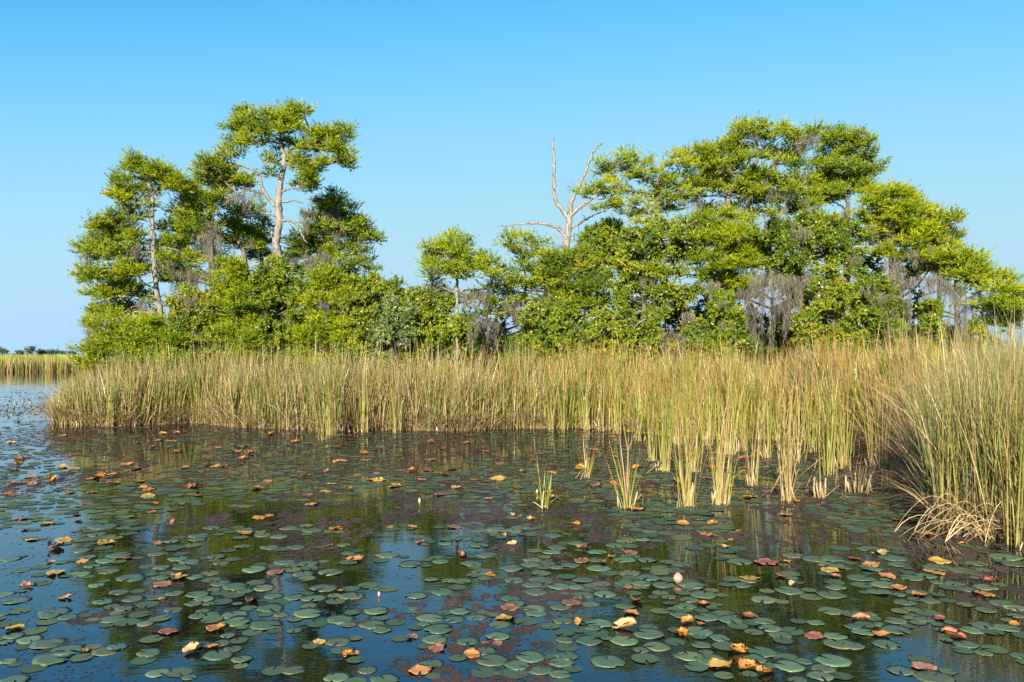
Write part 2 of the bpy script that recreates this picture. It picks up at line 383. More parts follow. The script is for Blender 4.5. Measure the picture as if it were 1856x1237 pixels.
# left and middle bank: sawgrass, grey-green and straw
def reed_mass(name, n, box, falloff, maxd, wid, mix, seed, litter, tall=1.0, segs=3):
    x, y, d = bank_points(n, *box, falloff, maxd)
    px, _ = to_px(x, y)
    h = height_at(x, y) * R.triangular(.45, .92, 1.22, len(x)) * tall
    tall_ = R.random(len(x)) < .07; h[tall_] *= R.uniform(1.05, 1.25, tall_.sum())
    h *= np.clip(.72 + d * .22, .72, 1)           # lower at the very edge
    u = R.random(len(x)); g = fbm(x * .8 + 9, y * .8 + 3, 3)
    pg, pc, po = mix(px, g)
    kind = np.where(u < pg, 0, np.where(u < pg + pc, 1, 2))   # 0 sawgrass, 1 cattail, 2 straw
    nn = len(x)
    cb = np.where((kind == 2)[:, None], pick(STRAW, nn) * .85, np.where((kind == 1)[:, None], pick(CATT, nn) * 1.15, (pick(GREEN, nn) + pick(STRAW, nn)) * .45))
    cm = np.where((kind == 2)[:, None], pick(STRAW, nn), np.where((kind == 1)[:, None], pick(CATT, nn), pick(GREEN, nn)))
    ct = np.where((kind == 2)[:, None], pick(STRAW, nn), np.where((R.random(nn) < po)[:, None], pick(TIP, nn), pick(GREEN, nn)))
    lean = np.abs(R.normal(0, .11, nn)); bend = np.abs(R.normal(0, .09, nn))
    k = (kind == 2) & (R.random(nn) < .38); bend[k] += R.uniform(.1, .6, k.sum()); lean[k] += R.uniform(0, .25, k.sum())
    a = Acc()
    w = wid * R.uniform(.7, 1.3, nn) * np.where(kind == 1, 1.25, 1)
    a.add(blades(x, y, h, w, lean, bend, R.uniform(0, 2 * np.pi, nn), cb, cm, ct, segs=segs))
    # litter: dead blades bent over at the foot of the bank
    x, y, d = bank_points(litter, *box, .8, 2.0)
    nn = len(x); hh = R.uniform(.3, 1.15, nn)
    c1 = pick(STRAW, nn) * R.uniform(.7, 1.2, (nn, 1))
    a.add(blades(x, y, hh, wid * R.uniform(.6, 1.1, nn), R.uniform(.0, .6, nn), R.uniform(.2, 1.5, nn), R.uniform(0, 2 * np.pi, nn), c1 * .8, c1, c1 * .9, segs=4))
    o = obj(name, a.mesh(name, M['reed'])); return o
def mixL(px, g): return np.interp(px, [100, 600, 1000], [.62, .58, .46]) + (g - .5) * .7, np.interp(px, [100, 800, 1000], [.04, .08, .25]), np.interp(px, [100, 600, 1000], [.18, .25, .4])
def mixM(px, g): return .16 + (g - .5) * .3, .62, .52
def mixR(px, g): return .42 + (g - .5) * .4, .2, np.interp(px, [1500, 1650, 1800], [.75, .55, .4])
o = reed_mass('sawgrass', 24000, (-19, 1.2, 22, 34), 1.9, 7, .028, mixL, 1, 14000)
tag(o, 'dense grey-green and straw sawgrass along the left waterline below the trees', 'grass', kind='stuff')
o = reed_mass('reeds', 13500, (1.2, 10.5, 17.5, 31), 2.6, 8, .028, mixM, 2, 3500, 1.0)
tag(o, 'yellow-green cattail reeds with orange tips behind the scattered clumps', 'reeds', kind='stuff')
o = reed_mass('sawgrass', 16500, (7.5, 20, 13.5, 30), 2.6, 8, .024, mixR, 3, 3000, 1.0)
tag(o, 'tan and green sawgrass filling the right bank behind its front tussock', 'grass', kind='stuff')
o = reed_mass('sawgrass', 9000, (5.0, 10.5, 8.5, 13.6), 1.6, 4, .012, lambda px, g: (.60 + (g - .5) * .3, .06, .2), 4, 4200, 1.0, segs=5)
tag(o, 'nearest green sawgrass tussock with arching dead blades at the right edge', 'grass', kind='stuff')

# far marsh across the open water, and its front edge
def far_marsh():
    n = 22000
    x = np.concatenate([R.uniform(-100, -38, 16000), R.uniform(-38, 130, 6000)])
    y = 90 + np.abs(R.exponential(9, n)) + 2.0 * fbm(x * .15, x * 0 + 3)
    h = R.triangular(1.2, 2.0, 2.35, n)
    cm = np.where((R.random(n) < .5)[:, None], pick(STRAW, n) * .8, pick(GREEN, n) * 1.2)
    a = Acc(); a.add(blades(x, y, h, R.uniform(.04, .09, n), np.abs(R.normal(0, .08, n)), np.abs(R.normal(0, .1, n)), R.uniform(0, 6.28, n), cm * .55 + np.array((.06, .035, .02)), cm, cm * 1.05 + np.array((.05, .05, 0)), segs=2))
    n = 9000
    x = np.concatenate([R.uniform(-330, -80, 6000), R.uniform(-100, 420, 3000)]); y = R.uniform(105, 420, n)
    cm = pick(GREEN, n) * 1.3 + .03
    a.add(blades(x, y, R.uniform(1.5, 2.25, n), R.uniform(.15, .5, n), np.abs(R.normal(0, .1, n)), np.abs(R.normal(0, .1, n)), R.uniform(0, 6.28, n), cm * .8, cm, cm * 1.1, segs=2))
    o = obj('marsh_grass', a.mesh('marsh_grass', M['far_reed']))
    tag(o, 'distant flat marsh of tan and green grass beyond the open water', 'grass', kind='stuff')
far_marsh()

# ------------------------------------------------------------------ foliage and trees
def cypress_leaves(c, r, n, size=1.0, upward=.4):
    """feathery sprays: flat tufts > radiating upswept twigs > fine leaflets, inside an ellipsoid c,r"""
    ns = max(4, int(n / 170)); nt = max(ns, n // 9)
    q = unit(R.normal(0, 1, (ns, 3))) * (R.random((ns, 1)) ** .45)
    q[:, 2] += .08
    sc = c + q * r
    k = R.integers(0, ns, nt)
    az = R.uniform(0, 2 * np.pi, nt); el = R.uniform(-.25, .85, nt) + .4 * (R.random(nt) < .2)
    td = np.stack([np.cos(az) * np.cos(el), np.sin(az) * np.cos(el), np.sin(el)], -1)
    td = unit(td + q[k] * np.array([.55, .55, .2]))
    tl = R.uniform(.14, .46, nt) * size * R.uniform(.75, 1.2, ns)[k]
    tb = sc[k] + R.normal(0, 1, (nt, 3)) * np.array([.06, .06, .025]) * size
    i = R.integers(0, nt, n); f = .12 + .88 * R.random(n) ** .8
    base = tb[i] + td[i] * (tl[i] * f)[:, None] + np.array([0, 0, .10]) * (tl[i] * f * f)[:, None]
    ld = unit(td[i] + R.normal(0, .42, (n, 3)) + np.array([0, 0, .1]))
    L = R.uniform(.065, .13, n) * size
    rel = unit(base - sc[k][i])
    nr = rel * np.array([.5, .5, .9]) + R.normal(0, .55, (n, 3)) + np.array([-.15, -.7, .45])
    V, F = leaf_tris(base, ld, L, L * R.uniform(.24, .38, n), nr)
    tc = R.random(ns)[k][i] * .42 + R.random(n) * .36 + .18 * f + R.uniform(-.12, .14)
    return V, F, np.repeat(np.clip(tc, 0, 1), 3)
def shrub_leaves(c, r, n, size=1.0):
    """leafy shoots: clusters > shoots in every direction, more of them rising > broad pointed leaves"""
    ns = max(5, int(n / 120)); nt = max(ns, n // 8)
    q = unit(R.normal(0, 1, (ns, 3))) * (R.random((ns, 1)) ** .42)
    sc = c + q * r
    k = R.integers(0, ns, nt)
    td = unit(R.normal(0, 1, (nt, 3)) + q[k] * .6 + np.array([0, -.1, .55]))
    tl = R.uniform(.08, .34, nt) * size * R.uniform(.6, 1.3, ns)[k]
    tb = sc[k] + R.normal(0, .05, (nt, 3)) * size
    i = R.integers(0, nt, n); f = .1 + .9 * R.random(n)
    base = tb[i] + td[i] * (tl[i] * f)[:, None]
    ld = unit(td[i] * .6 + R.normal(0, .6, (n, 3)))
    L = R.uniform(.06, .13, n) * size
    nr = unit(base - sc[k][i]) * .5 + q[k][i] * .3 + R.normal(0, .6, (n, 3)) + np.array([-.15, -.7, .5])
    V, F = leaf_tris(base, ld, L, L * R.uniform(.42, .68, n), nr)
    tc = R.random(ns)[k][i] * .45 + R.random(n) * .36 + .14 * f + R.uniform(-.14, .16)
    return V, F, np.repeat(np.clip(tc, 0, 1), 3)
def collect(parts):
    V, F, T, s = [], [], [], 0
    for v, f, t in parts: V.append(v); F.append(f + s); T.append(t); s += len(v)
    return np.vstack(V), np.vstack(F), np.concatenate(T)

def limb_world(pts, d, k0=0):
    """[(px,py,rpx[,dy])] -> world points and radii"""
    p, r = [], []
    for q in pts:
        dd = d + (q[3] if len(q) > 3 else 0)
        p.append(P(q[0], q[1], dd)); r.append(q[2] / FPX * dd)
    return np.array(p), np.array(r)
def wiggle(p, amt):
    q = p.copy()
    if len(q) > 2: q[1:-1] += R.normal(0, amt, q[1:-1].shape)
    return q

def moss_strands(w, L, dens):
    """a tangle of drooping threads: several uneven tufts, thick above, fraying to points"""
    g = max(2, int(round(w / .07))); gx = np.linspace(-.6, .6, g) * w + R.normal(0, .02, g); gy = R.normal(0, .12, g)
    gl = np.clip(R.exponential(.5, g), .15, 1.0) * L; gl[R.integers(0, g)] = L; gz = R.uniform(-.12, .12, g) * min(1, L); gw = R.uniform(.02, .06, g)
    n = int((30 + 300 * w * L + 85 * L) * dens); k = R.choice(g, n, p=(gl + .1) / (gl + .1).sum()); u = R.random(n) ** 1.1
    ln = R.uniform(.16, .42, n) * np.minimum(1, .4 + L); taper = (1.2 - u) ** .8 * 1.25
    x0 = gx[k] + R.normal(0, 1, n) * gw[k] * taper; y0 = gy[k] + R.normal(0, 1, n) * gw[k] * taper; z0 = gz[k] - u * np.maximum(gl[k] - ln * .7, .03)
    fa = R.uniform(0, np.pi, n); ww = R.uniform(.008, .018, n); segs = 3; V = []
    dx, dy = R.normal(0, .22, n), R.normal(0, .22, n); w1 = R.normal(0, .036, (segs + 1, n)); w2 = R.normal(0, .02, (segs + 1, n))
    for q, t in enumerate(np.linspace(0, 1, segs + 1)):
        c = np.stack([x0 + dx * t * ln + w1[q], y0 + dy * t * ln + w2[q], z0 - ln * t], -1)
        sd = np.stack([np.cos(fa), np.sin(fa), np.zeros(n)], -1) * (ww * (1 - .7 * t))[:, None] * .5
        V += [c - sd, c + sd]
    kk = 2 * (segs + 1); f0 = np.array([[2 * i, 2 * i + 1, 2 * i + 3, 2 * i + 2] for i in range(segs)])
    return np.stack(V, 1).reshape(-1, 3), (np.arange(n)[:, None, None] * kk + f0).reshape(-1, 4), np.repeat(np.clip(R.normal(.5, .25, n), 0, 1), kk)
DENS = 3950
def tree(name, label, d, trunk, limbs, lobes, leaf='cypress', bark='bark_mid', kind='cypress', dens=1.0, spread=1.1, size=1.0, cat='tree', group=None, blossoms=0, twig_r=1.0, fill=True, wisps=0, drop=0):
    tp, tr_ = limb_world(trunk, d); tr_ = tr_ * {'bark': .74, 'snag': .78}.get(bark, .9)
    base = np.array([tp[0][0], tp[0][1], 0.0])
    if tp[0][2] > .05:
        tp = np.vstack([[base[0] + R.normal(0, .1), base[1], -.05], tp]); tr_ = np.concatenate([[tr_[0] * 1.5], tr_])
    root = empty(name, base); tag(root, label, cat, group)
    sp, sr = smooth_path(tp, tr_, 6)
    sp = wiggle(sp, .012)
    v, q, t = tube(sp, sr, 9); obj('trunk', mesh('trunk', v - base, [q, t], M[bark], smooth=True), root)
    anchors = [sp]
    for lb in limbs:
        lp, lr = limb_world(lb, d); lr = lr * {'bark': .68, 'snag': .76}.get(bark, .85); lp, lr = smooth_path(lp, lr, 5); lp = wiggle(lp, .016)
        v, q, t = tube(lp, lr, 6); li = obj('limb', mesh('limb', v - base, [q, t], M[bark], smooth=True), root)
        if bark == 'snag' and len(lp) > 8:
            for _ in range(5):
                k_ = R.integers(3, len(lp) - 1); a_ = lp[k_]; dv = unit(R.normal(0, 1, 3) * np.array([1, .6, .7]) + np.array([0, 0, .3])); l_ = R.uniform(.12, .45)
                t_ = tube(np.array([a_, a_ + dv * l_ * .5 + R.normal(0, .03, 3), a_ + dv * l_]), [lr[k_] * .45, .010, .004], 4)
                obj('twig', mesh('twig', t_[0] - base, [t_[1], t_[2]], M[bark]), li)
        anchors.append(lp)
    an = np.vstack(anchors)
    parts, tw = [], []
    lobes = [(q[0], q[1] + drop, *q[2:]) for q in lobes]
    if fill:
        ex = []
        for a_, b_ in zip(lobes, lobes[1:]):
            if R.random() < .8 and abs(a_[0] - b_[0]) < 60 and abs(a_[1] - b_[1]) < 30: ex.append(((a_[0] + b_[0]) / 2 + R.normal(0, 6), (a_[1] + b_[1]) / 2 + R.normal(0, 6), (a_[2] + b_[2]) * .36, (a_[3] + b_[3]) * .36))
        lobes += ex
    for lo in lobes:
        px, py, rx, ry = lo[:4]; dy = lo[4] if len(lo) > 4 else R.uniform(-1, 1) * spread
        dd = d + dy; c = P(px, py, dd); r = np.array([rx * 1.06, rx * .95, ry * (1.3 if kind == 'cypress' else 1.2)]) / FPX * dd
        area = math.pi * r[0] * r[2]
        n = int(area * DENS * (.62 if kind == 'shrub' else 1) * dens / size ** 2) + 60
        parts.append((cypress_leaves if kind == 'cypress' else shrub_leaves)(c, r, n, size))
        # a branch that carries this tuft
        dist = np.linalg.norm((an - c) * np.array([1, 1, 1.3]), axis=1) + np.clip(an[:, 2] - c[2], 0, 9) * 1.5
        a = an[np.argmin(dist)]; ln = np.linalg.norm(c - a)
        if ln > .15:
            m1 = a * .6 + c * .4 + np.array([0, 0, .10 * ln]) + R.normal(0, .05 * ln, 3); m2 = a * .25 + c * .75 + np.array([0, 0, .06 * ln]) + R.normal(0, .04 * ln, 3)
            r0 = min(.055, .012 + .016 * ln) * twig_r
            bp, br = smooth_path([a, m1, m2, c], [r0, r0 * .8, r0 * .55, r0 * .3], 3)
            tw.append(tube(bp, br, 4))
            for _ in range(2):
                e2 = c + R.normal(0, .55, 3) * r; s2 = bp[R.integers(len(bp) // 2, len(bp))]
                b2, r2 = smooth_path([s2, (s2 + e2) / 2 + np.array([0, 0, .03]), e2], [r0 * .4, r0 * .3, .004], 2)
                tw.append(tube(b2, r2, 3))
    if tw:
        v, f = join_tubes(tw); b = obj('branches', mesh('branches', v - base, f, M[bark], smooth=True), root); tag(b, kind='stuff')
    if parts:
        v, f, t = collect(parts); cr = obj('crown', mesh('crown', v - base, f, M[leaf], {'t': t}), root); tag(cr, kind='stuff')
    if wisps:
        pv = []
        for lo in lobes:
            if R.random() > wisps: continue
            dd = d + R.uniform(-.8, .4); c = P(lo[0] + R.uniform(-.6, .6) * lo[2], lo[1] + lo[3] * .5, dd)
            v, f, t = moss_strands(R.uniform(.12, .42), R.uniform(.25, .75), .55); pv.append((v + c - base, f, t))
        if pv:
            v, f, t = collect(pv); o = obj('moss_wisps', mesh('moss_wisps', v, f, M['moss'], {'t': t}), root); tag(o, kind='stuff')
    if blossoms:
        pts = []
        for lo in lobes:
            dd = d - .2; c = P(lo[0], lo[1], dd); r = np.array([lo[2], lo[2], lo[3]]) / FPX * dd
            m = max(1, int(blossoms * lo[2] * lo[3] / 1200)); pts.append(c + unit(R.normal(0, 1, (m, 3))) * r * np.array([1, -1, 1]) * .98)
        b = np.vstack(pts); n = len(b)
        v, f = leaf_tris(b, R.normal(0, 1, (n, 3)), R.uniform(.05, .10, n), R.uniform(.045, .08, n), R.normal(0, .6, (n, 3)) + np.array([0, -1, .5]))
        o = obj('blossoms', mesh('blossoms', v - base, f, M['berry'], {'t': np.repeat(R.random(n), 3)}), root); tag(o, kind='stuff')
    return root

# --- left group
tree('cypress_tree', 'slender cypress with flat layered tufts at the far left of the tree island', 31,
     [(292, 600, 7), (287, 548, 6.5), (281, 500, 5.8), (279, 465, 5), (277, 400, 4.2), (275, 352, 3.8), (266, 330, 2.5), (254, 312, 1.5)],
     [[(275, 356, 2.6), (288, 340, 2.2), (312, 326, 1.4)], [(276, 364, 2.2), (255, 359, 1.8), (236, 357, 1.2)],
      [(279, 446, 3), (262, 441, 2.5), (254, 440, 1.8)], [(280, 458, 2.4), (252, 458, 2), (222, 470, 1.3)], [(277, 405, 2), (252, 398, 1.6), (228, 406, 1)],
      [(280, 520, 2.2), (262, 518, 1.8), (238, 522, 1.2)], [(286, 556, 2.4), (310, 542, 2), (345, 535, 1.2, -.6)], [(281, 455, 2.2), (305, 450, 1.6), (325, 455, 1)]],
     [(240, 300, 20, 14), (252, 312, 30, 15), (290, 312, 26, 16), (304, 322, 22, 16), (327, 338, 24, 13), (345, 348, 14, 8, .8), (232, 338, 30, 13), (214, 362, 18, 8), (243, 352, 25, 10), (262, 382, 20, 9), (272, 340, 20, 12),
      (178, 408, 16, 13), (196, 418, 26, 13), (230, 396, 30, 12), (214, 432, 34, 14), (172, 446, 26, 13), (155, 454, 14, 8), (205, 462, 34, 13), (244, 430, 25, 12), (250, 462, 24, 12), (160, 492, 20, 11), (182, 505, 28, 13), (216, 492, 36, 13), (256, 490, 26, 10),
      (150, 508, 10, 8), (196, 535, 32, 13), (228, 525, 25, 11), (178, 570, 18, 10), (196, 572, 28, 12), (160, 590, 14, 5), (226, 562, 28, 13), (172, 612, 16, 9), (262, 540, 22, 9), (300, 462, 24, 10, .5), (300, 490, 24, 9, .7)], bark='bark', wisps=.45)
tree('cypress_tree', 'moss-hung cypress squeezed between the slender tree and the tallest tree', 32.2,
     [(392, 600, 8), (388, 520, 7), (384, 470, 6), (382, 420, 4.5), (384, 370, 3), (392, 345, 1.5)],
     [[(440, 560, 6, .6), (444, 470, 5, .6), (432, 436, 4, .6), (424, 410, 2, .6)], [(384, 440, 2.2), (350, 430, 1.8), (318, 432, 1)], [(388, 470, 2.4), (350, 462, 1.8), (310, 470, 1)], [(384, 400, 2.2), (350, 385, 1.6), (322, 390, 1)], [(398, 500, 3, -.6), (392, 470, 3, -.6)]],
     [(333, 392, 32, 14), (322, 420, 30, 12), (365, 382, 32, 13), (390, 362, 34, 14), (398, 338, 34, 11), (362, 412, 40, 14), (325, 448, 36, 12), (372, 440, 38, 12), (330, 478, 40, 11), (300, 440, 22, 10), (375, 470, 32, 10), (420, 440, 26, 10), (345, 345, 18, 10, .7), (352, 362, 25, 12),
      (420, 385, 25, 11, .8), (345, 500, 34, 9, -.4), (312, 500, 22, 8), (418, 408, 24, 8, .4), (440, 425, 24, 10, 1.2)], bark='bark_mid', wisps=.5)
tree('cypress_tree', 'tallest cypress with stout pale trunk rising above the left island', 30.6,
     [(512, 600, 11), (507, 478, 9.2), (500, 440, 9), (506, 405, 8.8), (504, 372, 8.2), (507, 340, 7), (513, 310, 6.2), (515, 285, 5.2), (509, 262, 3.4), (508, 235, 2.6), (506, 208, 2), (507, 184, .7)],
     [[(498, 374, 5), (480, 350, 4.4), (471, 322, 4), (458, 308, 3.2), (432, 298, 2.4), (405, 294, 1.3)], [(509, 348, 3), (528, 342, 2.5), (546, 339, 1.6)], [(511, 367, 3.2), (528, 364, 2.6), (550, 369, 1.8)],
      [(512, 400, 4), (530, 402, 3.6), (543, 414, 3), (549, 430, 2.2), (557, 442, 1.2)], [(500, 392, 2.8), (487, 388, 2.4), (473, 386, 1.6)], [(515, 284, 3.4), (530, 271, 2.8), (560, 267, 2.4), (588, 274, 1.4)], [(520, 275, 2.6), (532, 290, 2), (545, 306, 1.4)],
      [(499, 193, 1.4), (480, 191, 1.1), (461, 190, .6)], [(477, 352, 2.4), (455, 346, 2), (428, 350, 1.2), (404, 372, .8)], [(499, 430, 2), (492, 420, 1.8), (494, 436, 1.2)], [(510, 262, 2), (490, 256, 1.6), (462, 262, 1)], [(509, 245, 1.8), (535, 236, 1.4), (560, 232, .8)]],
     [(440, 206, 15, 10, .8), (446, 222, 22, 9), (426, 236, 18, 9, .6), (452, 240, 26, 10), (436, 262, 20, 9, .5), (462, 256, 22, 9), (416, 258, 10, 6), (424, 278, 12, 9, .6), (490, 224, 26, 11, -.5), (518, 222, 28, 11, -.6), (500, 242, 34, 9, -.5), (540, 206, 16, 9), (526, 212, 18, 8), (548, 200, 10, 6), (498, 208, 18, 9),
      (568, 250, 26, 11, -.4), (598, 250, 26, 11), (622, 246, 18, 11, .6), (612, 266, 20, 10), (626, 284, 14, 10), (630, 300, 9, 8), (618, 292, 14, 8), (548, 262, 22, 8), (578, 276, 24, 8, .6), (530, 262, 18, 8, .4), (534, 296, 16, 9), (556, 302, 24, 10, -.4), (560, 318, 20, 9, .3), (548, 334, 18, 9), (566, 344, 18, 9), (580, 300, 14, 8),
      (492, 296, 9, 8, .6), (492, 316, 12, 7, -.3), (502, 280, 12, 6, .4), (384, 292, 24, 9), (368, 304, 18, 10), (404, 300, 18, 7), (420, 318, 22, 8), (444, 328, 20, 8), (396, 318, 26, 9, .3), (428, 342, 20, 7), (364, 322, 16, 8, .5), (408, 282, 10, 6), (542, 280, 12, 6)], bark='bark')
tree('cypress_tree', 'dark moss-draped cypress behind the right side of the tallest tree', 33.5,
     [(606, 600, 7), (598, 520, 6), (588, 450, 5), (580, 395, 3.5), (590, 360, 1.5)],
     [[(590, 460, 2.6), (630, 445, 2), (672, 440, 1)], [(586, 430, 2.4), (620, 410, 1.8), (650, 404, 1)], [(584, 410, 2), (610, 385, 1.5), (624, 380, .8)], [(478, 600, 6, 1), (474, 470, 5, 1), (478, 400, 3, 1)], [(594, 490, 2), (640, 480, 1.6), (672, 486, 1)]],
     [(606, 356, 14, 7), (612, 372, 22, 9), (588, 378, 25, 9), (626, 384, 20, 9), (600, 398, 34, 10), (632, 404, 28, 10), (652, 412, 22, 9), (664, 434, 26, 6), (682, 437, 13, 5), (640, 428, 32, 9), (598, 424, 34, 11), (572, 405, 24, 12), (625, 448, 30, 9), (655, 456, 20, 7), (596, 452, 34, 11), (560, 436, 26, 12), (545, 462, 26, 10), (640, 476, 26, 8), (668, 485, 14, 6),
      (600, 478, 34, 10), (560, 488, 32, 10), (540, 440, 18, 14, 1.5), (476, 412, 22, 10, 1.8), (455, 430, 26, 10, 1.8), (475, 440, 28, 12, 1.8), (470, 462, 30, 11, 1.8), (445, 395, 18, 8, 1.8), (530, 475, 22, 10, 1.2), (620, 495, 30, 8), (465, 384, 18, 8, 1.6)], leaf='cypress_dark', dens=.95, wisps=.35)
# --- shrubs under the left group
def shrub(label, d, stems, lobes, leaf='shrub', dens=1.0, size=1.0, blossoms=0, bark='bark_mid', kind='shrub', group='shrubs and vine thickets under the cypresses', spread=.6, name='shrub'):
    lobes = list(lobes)
    x0, x1 = min(q[0] for q in lobes), max(q[0] for q in lobes); yb = max(q[1] + q[3] for q in lobes)
    yt = min(q[1] - q[3] for q in lobes)
    for _ in range(5): lobes.append((R.uniform(x0, x1), R.uniform(yt - 6, yt + 22), R.uniform(6, 11), R.uniform(7, 13)))     # shoots that break the outline
    if yb > 570:
        for yy in np.arange(max(610, yb - 4), 668, 17):
            for xx in np.arange(x0 + 6, x1, 34): lobes.append((xx + R.normal(0, 6), yy + R.normal(0, 3), 26, 13))
    return tree(name, label, d, stems[0], stems[1:], lobes, leaf, bark, kind, dens, spread, size, 'shrub', group, blossoms, wisps=.2 if d < 33 else 0)
shrub('shrub at the far left foot of the slender cypress, hung with moss', 28.8, [[(230, 640, 3), (225, 600, 2), (215, 580, 1)]],
      [(205, 606, 26, 12), (230, 596, 30, 14), (262, 604, 30, 16), (185, 622, 18, 9), (245, 622, 34, 14), (210, 632, 25, 10), (290, 592, 28, 15), (165, 640, 14, 6), (310, 618, 32, 14)], kind='cypress', leaf='cypress')
shrub('olive shrub below the moss-hung cypress', 29.4, [[(352, 640, 3), (350, 590, 2), (345, 560, 1)], [(352, 600, 1.6), (370, 575, 1)]],
      [(330, 560, 26, 16), (356, 548, 26, 16), (345, 582, 32, 16), (382, 570, 28, 16), (372, 598, 34, 14), (325, 600, 25, 12), (400, 595, 28, 14), (362, 622, 34, 12), (408, 620, 28, 12)], leaf='shrub_warm', dens=.95)
shrub('rounded shrub with leafy top left of the vine-covered stump', 29.2, [[(430, 640, 3), (428, 560, 2), (425, 530, 1)], [(428, 570, 1.6), (450, 545, 1)]],
      [(408, 512, 24, 12), (430, 500, 24, 12), (420, 530, 28, 13), (446, 522, 24, 13), (410, 550, 28, 14), (440, 552, 30, 14), (432, 580, 32, 14), (462, 586, 28, 14), (450, 612, 34, 14), (420, 608, 28, 12)], kind='cypress', leaf='cypress')
shrub('tall vine thicket climbing the foot of the tallest cypress trunk', 29.6, [[(500, 640, 4), (500, 560, 3), (502, 490, 1.5)], [(500, 570, 2), (530, 540, 1)]],
      [(496, 490, 22, 14), (478, 508, 24, 14), (510, 512, 26, 16), (490, 536, 30, 16), (524, 540, 26, 15), (475, 556, 26, 14), (508, 568, 32, 16), (540, 572, 24, 14), (490, 598, 32, 16), (526, 604, 30, 14), (480, 622, 28, 10)], blossoms=3)
shrub('bush with dead grey snag poking through, right of the tallest cypress', 29.0, [[(584, 640, 3), (585, 580, 2.6), (584, 533, 1)], [(585, 572, 1.3), (600, 562, 1), (612, 556, .6)], [(585, 580, 1.3), (570, 570, .7)]],
      [(556, 520, 26, 12), (590, 512, 26, 11), (560, 548, 24, 13), (612, 538, 28, 14), (566, 584, 28, 14), (604, 580, 32, 14), (580, 610, 34, 14), (622, 606, 26, 14), (552, 608, 24, 12)], bark='bark', leaf='cypress', kind='cypress')
shrub('reddish-tinged round bush left of the gap of sky', 28.6, [[(652, 640, 3), (652, 580, 2), (655, 550, 1)]],
      [(640, 522, 28, 14), (668, 520, 24, 14), (625, 545, 26, 14), (655, 548, 34, 16), (685, 548, 22, 14), (640, 580, 34, 16), (676, 576, 30, 16), (655, 608, 36, 15), (622, 614, 24, 12)], leaf='shrub_warm')
shrub('small dark green bush on the skyline left of the gap of sky', 31.5, [[(705, 640, 3), (704, 570, 2), (704, 540, 1)]],
      [(690, 524, 18, 9), (706, 530, 18, 11), (718, 540, 14, 10), (698, 552, 26, 13), (722, 560, 18, 11), (700, 590, 30, 14)], leaf='shrub', dens=1.1)
shrub('pale grey-green bush below the gap of sky', 28.2, [[(710, 640, 3), (712, 600, 2), (712, 580, 1)]],
      [(695, 570, 26, 13), (722, 566, 26, 12), (708, 588, 32, 15), (690, 606, 26, 14), (725, 606, 30, 14), (706, 628, 34, 12)], leaf='shrub_grey')
shrub('bright green bush between the sky gap and the small white-trunked cypress', 28.9, [[(772, 640, 3), (772, 580, 2), (770, 550, 1)]],
      [(745, 545, 18, 11), (766, 540, 22, 12), (792, 556, 26, 13), (758, 568, 30, 14), (790, 582, 32, 15), (755, 598, 28, 15), (800, 608, 34, 15), (768, 622, 34, 13), (830, 596, 28, 14), (840, 622, 28, 12)], blossoms=3)
# --- middle
tree('cypress_tree', 'small spiky cypress with thin white trunk at the middle of the shore', 28.4,
     [(828, 600, 4.2), (828, 560, 3.9), (829, 522, 3.5), (827, 494, 2.8), (816, 476, 1.8), (806, 462, 1)],
     [[(827, 532, 2), (808, 524, 1.7), (782, 517, 1)], [(830, 530, 2.2), (852, 526, 1.8), (880, 525, 1.4), (910, 522, .8)], [(827, 500, 1.6), (838, 480, 1.2), (846, 462, .7)], [(827, 495, 1.6), (812, 490, 1.2)]],
     [(776, 450, 10, 7), (790, 458, 18, 8), (772, 474, 13, 7), (798, 440, 10, 8), (818, 436, 12, 10), (806, 452, 18, 9), (836, 446, 14, 9), (842, 462, 20, 9), (818, 468, 24, 9), (800, 480, 22, 8), (840, 482, 26, 9), (866, 472, 16, 8), (868, 490, 22, 8), (852, 500, 24, 7), (888, 482, 12, 8), (888, 496, 16, 7), (808, 496, 20, 6), (786, 494, 14, 6), (784, 506, 14, 5)], leaf='cypress', bark='bark', dens=.9)
tree('cypress_tree', 'thin young cypress with wispy flat top left of the dead snag', 29.2,
     [(954, 600, 4), (953, 548, 3.4), (952, 500, 2.8), (951, 460, 2), (950, 425, 1)],
     [[(952, 470, 1.2), (935, 450, .9), (912, 435, .5)], [(952, 462, 1.2), (968, 448, .9), (992, 436, .5)], [(952, 520, 1.3), (930, 512, 1), (905, 515, .6)]],
     [(924, 424, 12, 4), (945, 420, 16, 7), (956, 430, 20, 8), (978, 436, 12, 4), (992, 430, 8, 4), (938, 440, 18, 7), (912, 436, 10, 3), (966, 450, 18, 7), (944, 462, 22, 8), (930, 480, 22, 9), (960, 482, 25, 10), (908, 500, 22, 9), (940, 504, 28, 10), (915, 524, 26, 9), (895, 512, 16, 7), (972, 510, 24, 10), (900, 545, 26, 9), (930, 540, 26, 8), (985, 460, 16, 6), (888, 560, 18, 8)], dens=.75, bark='bark', fill=False, drop=9)
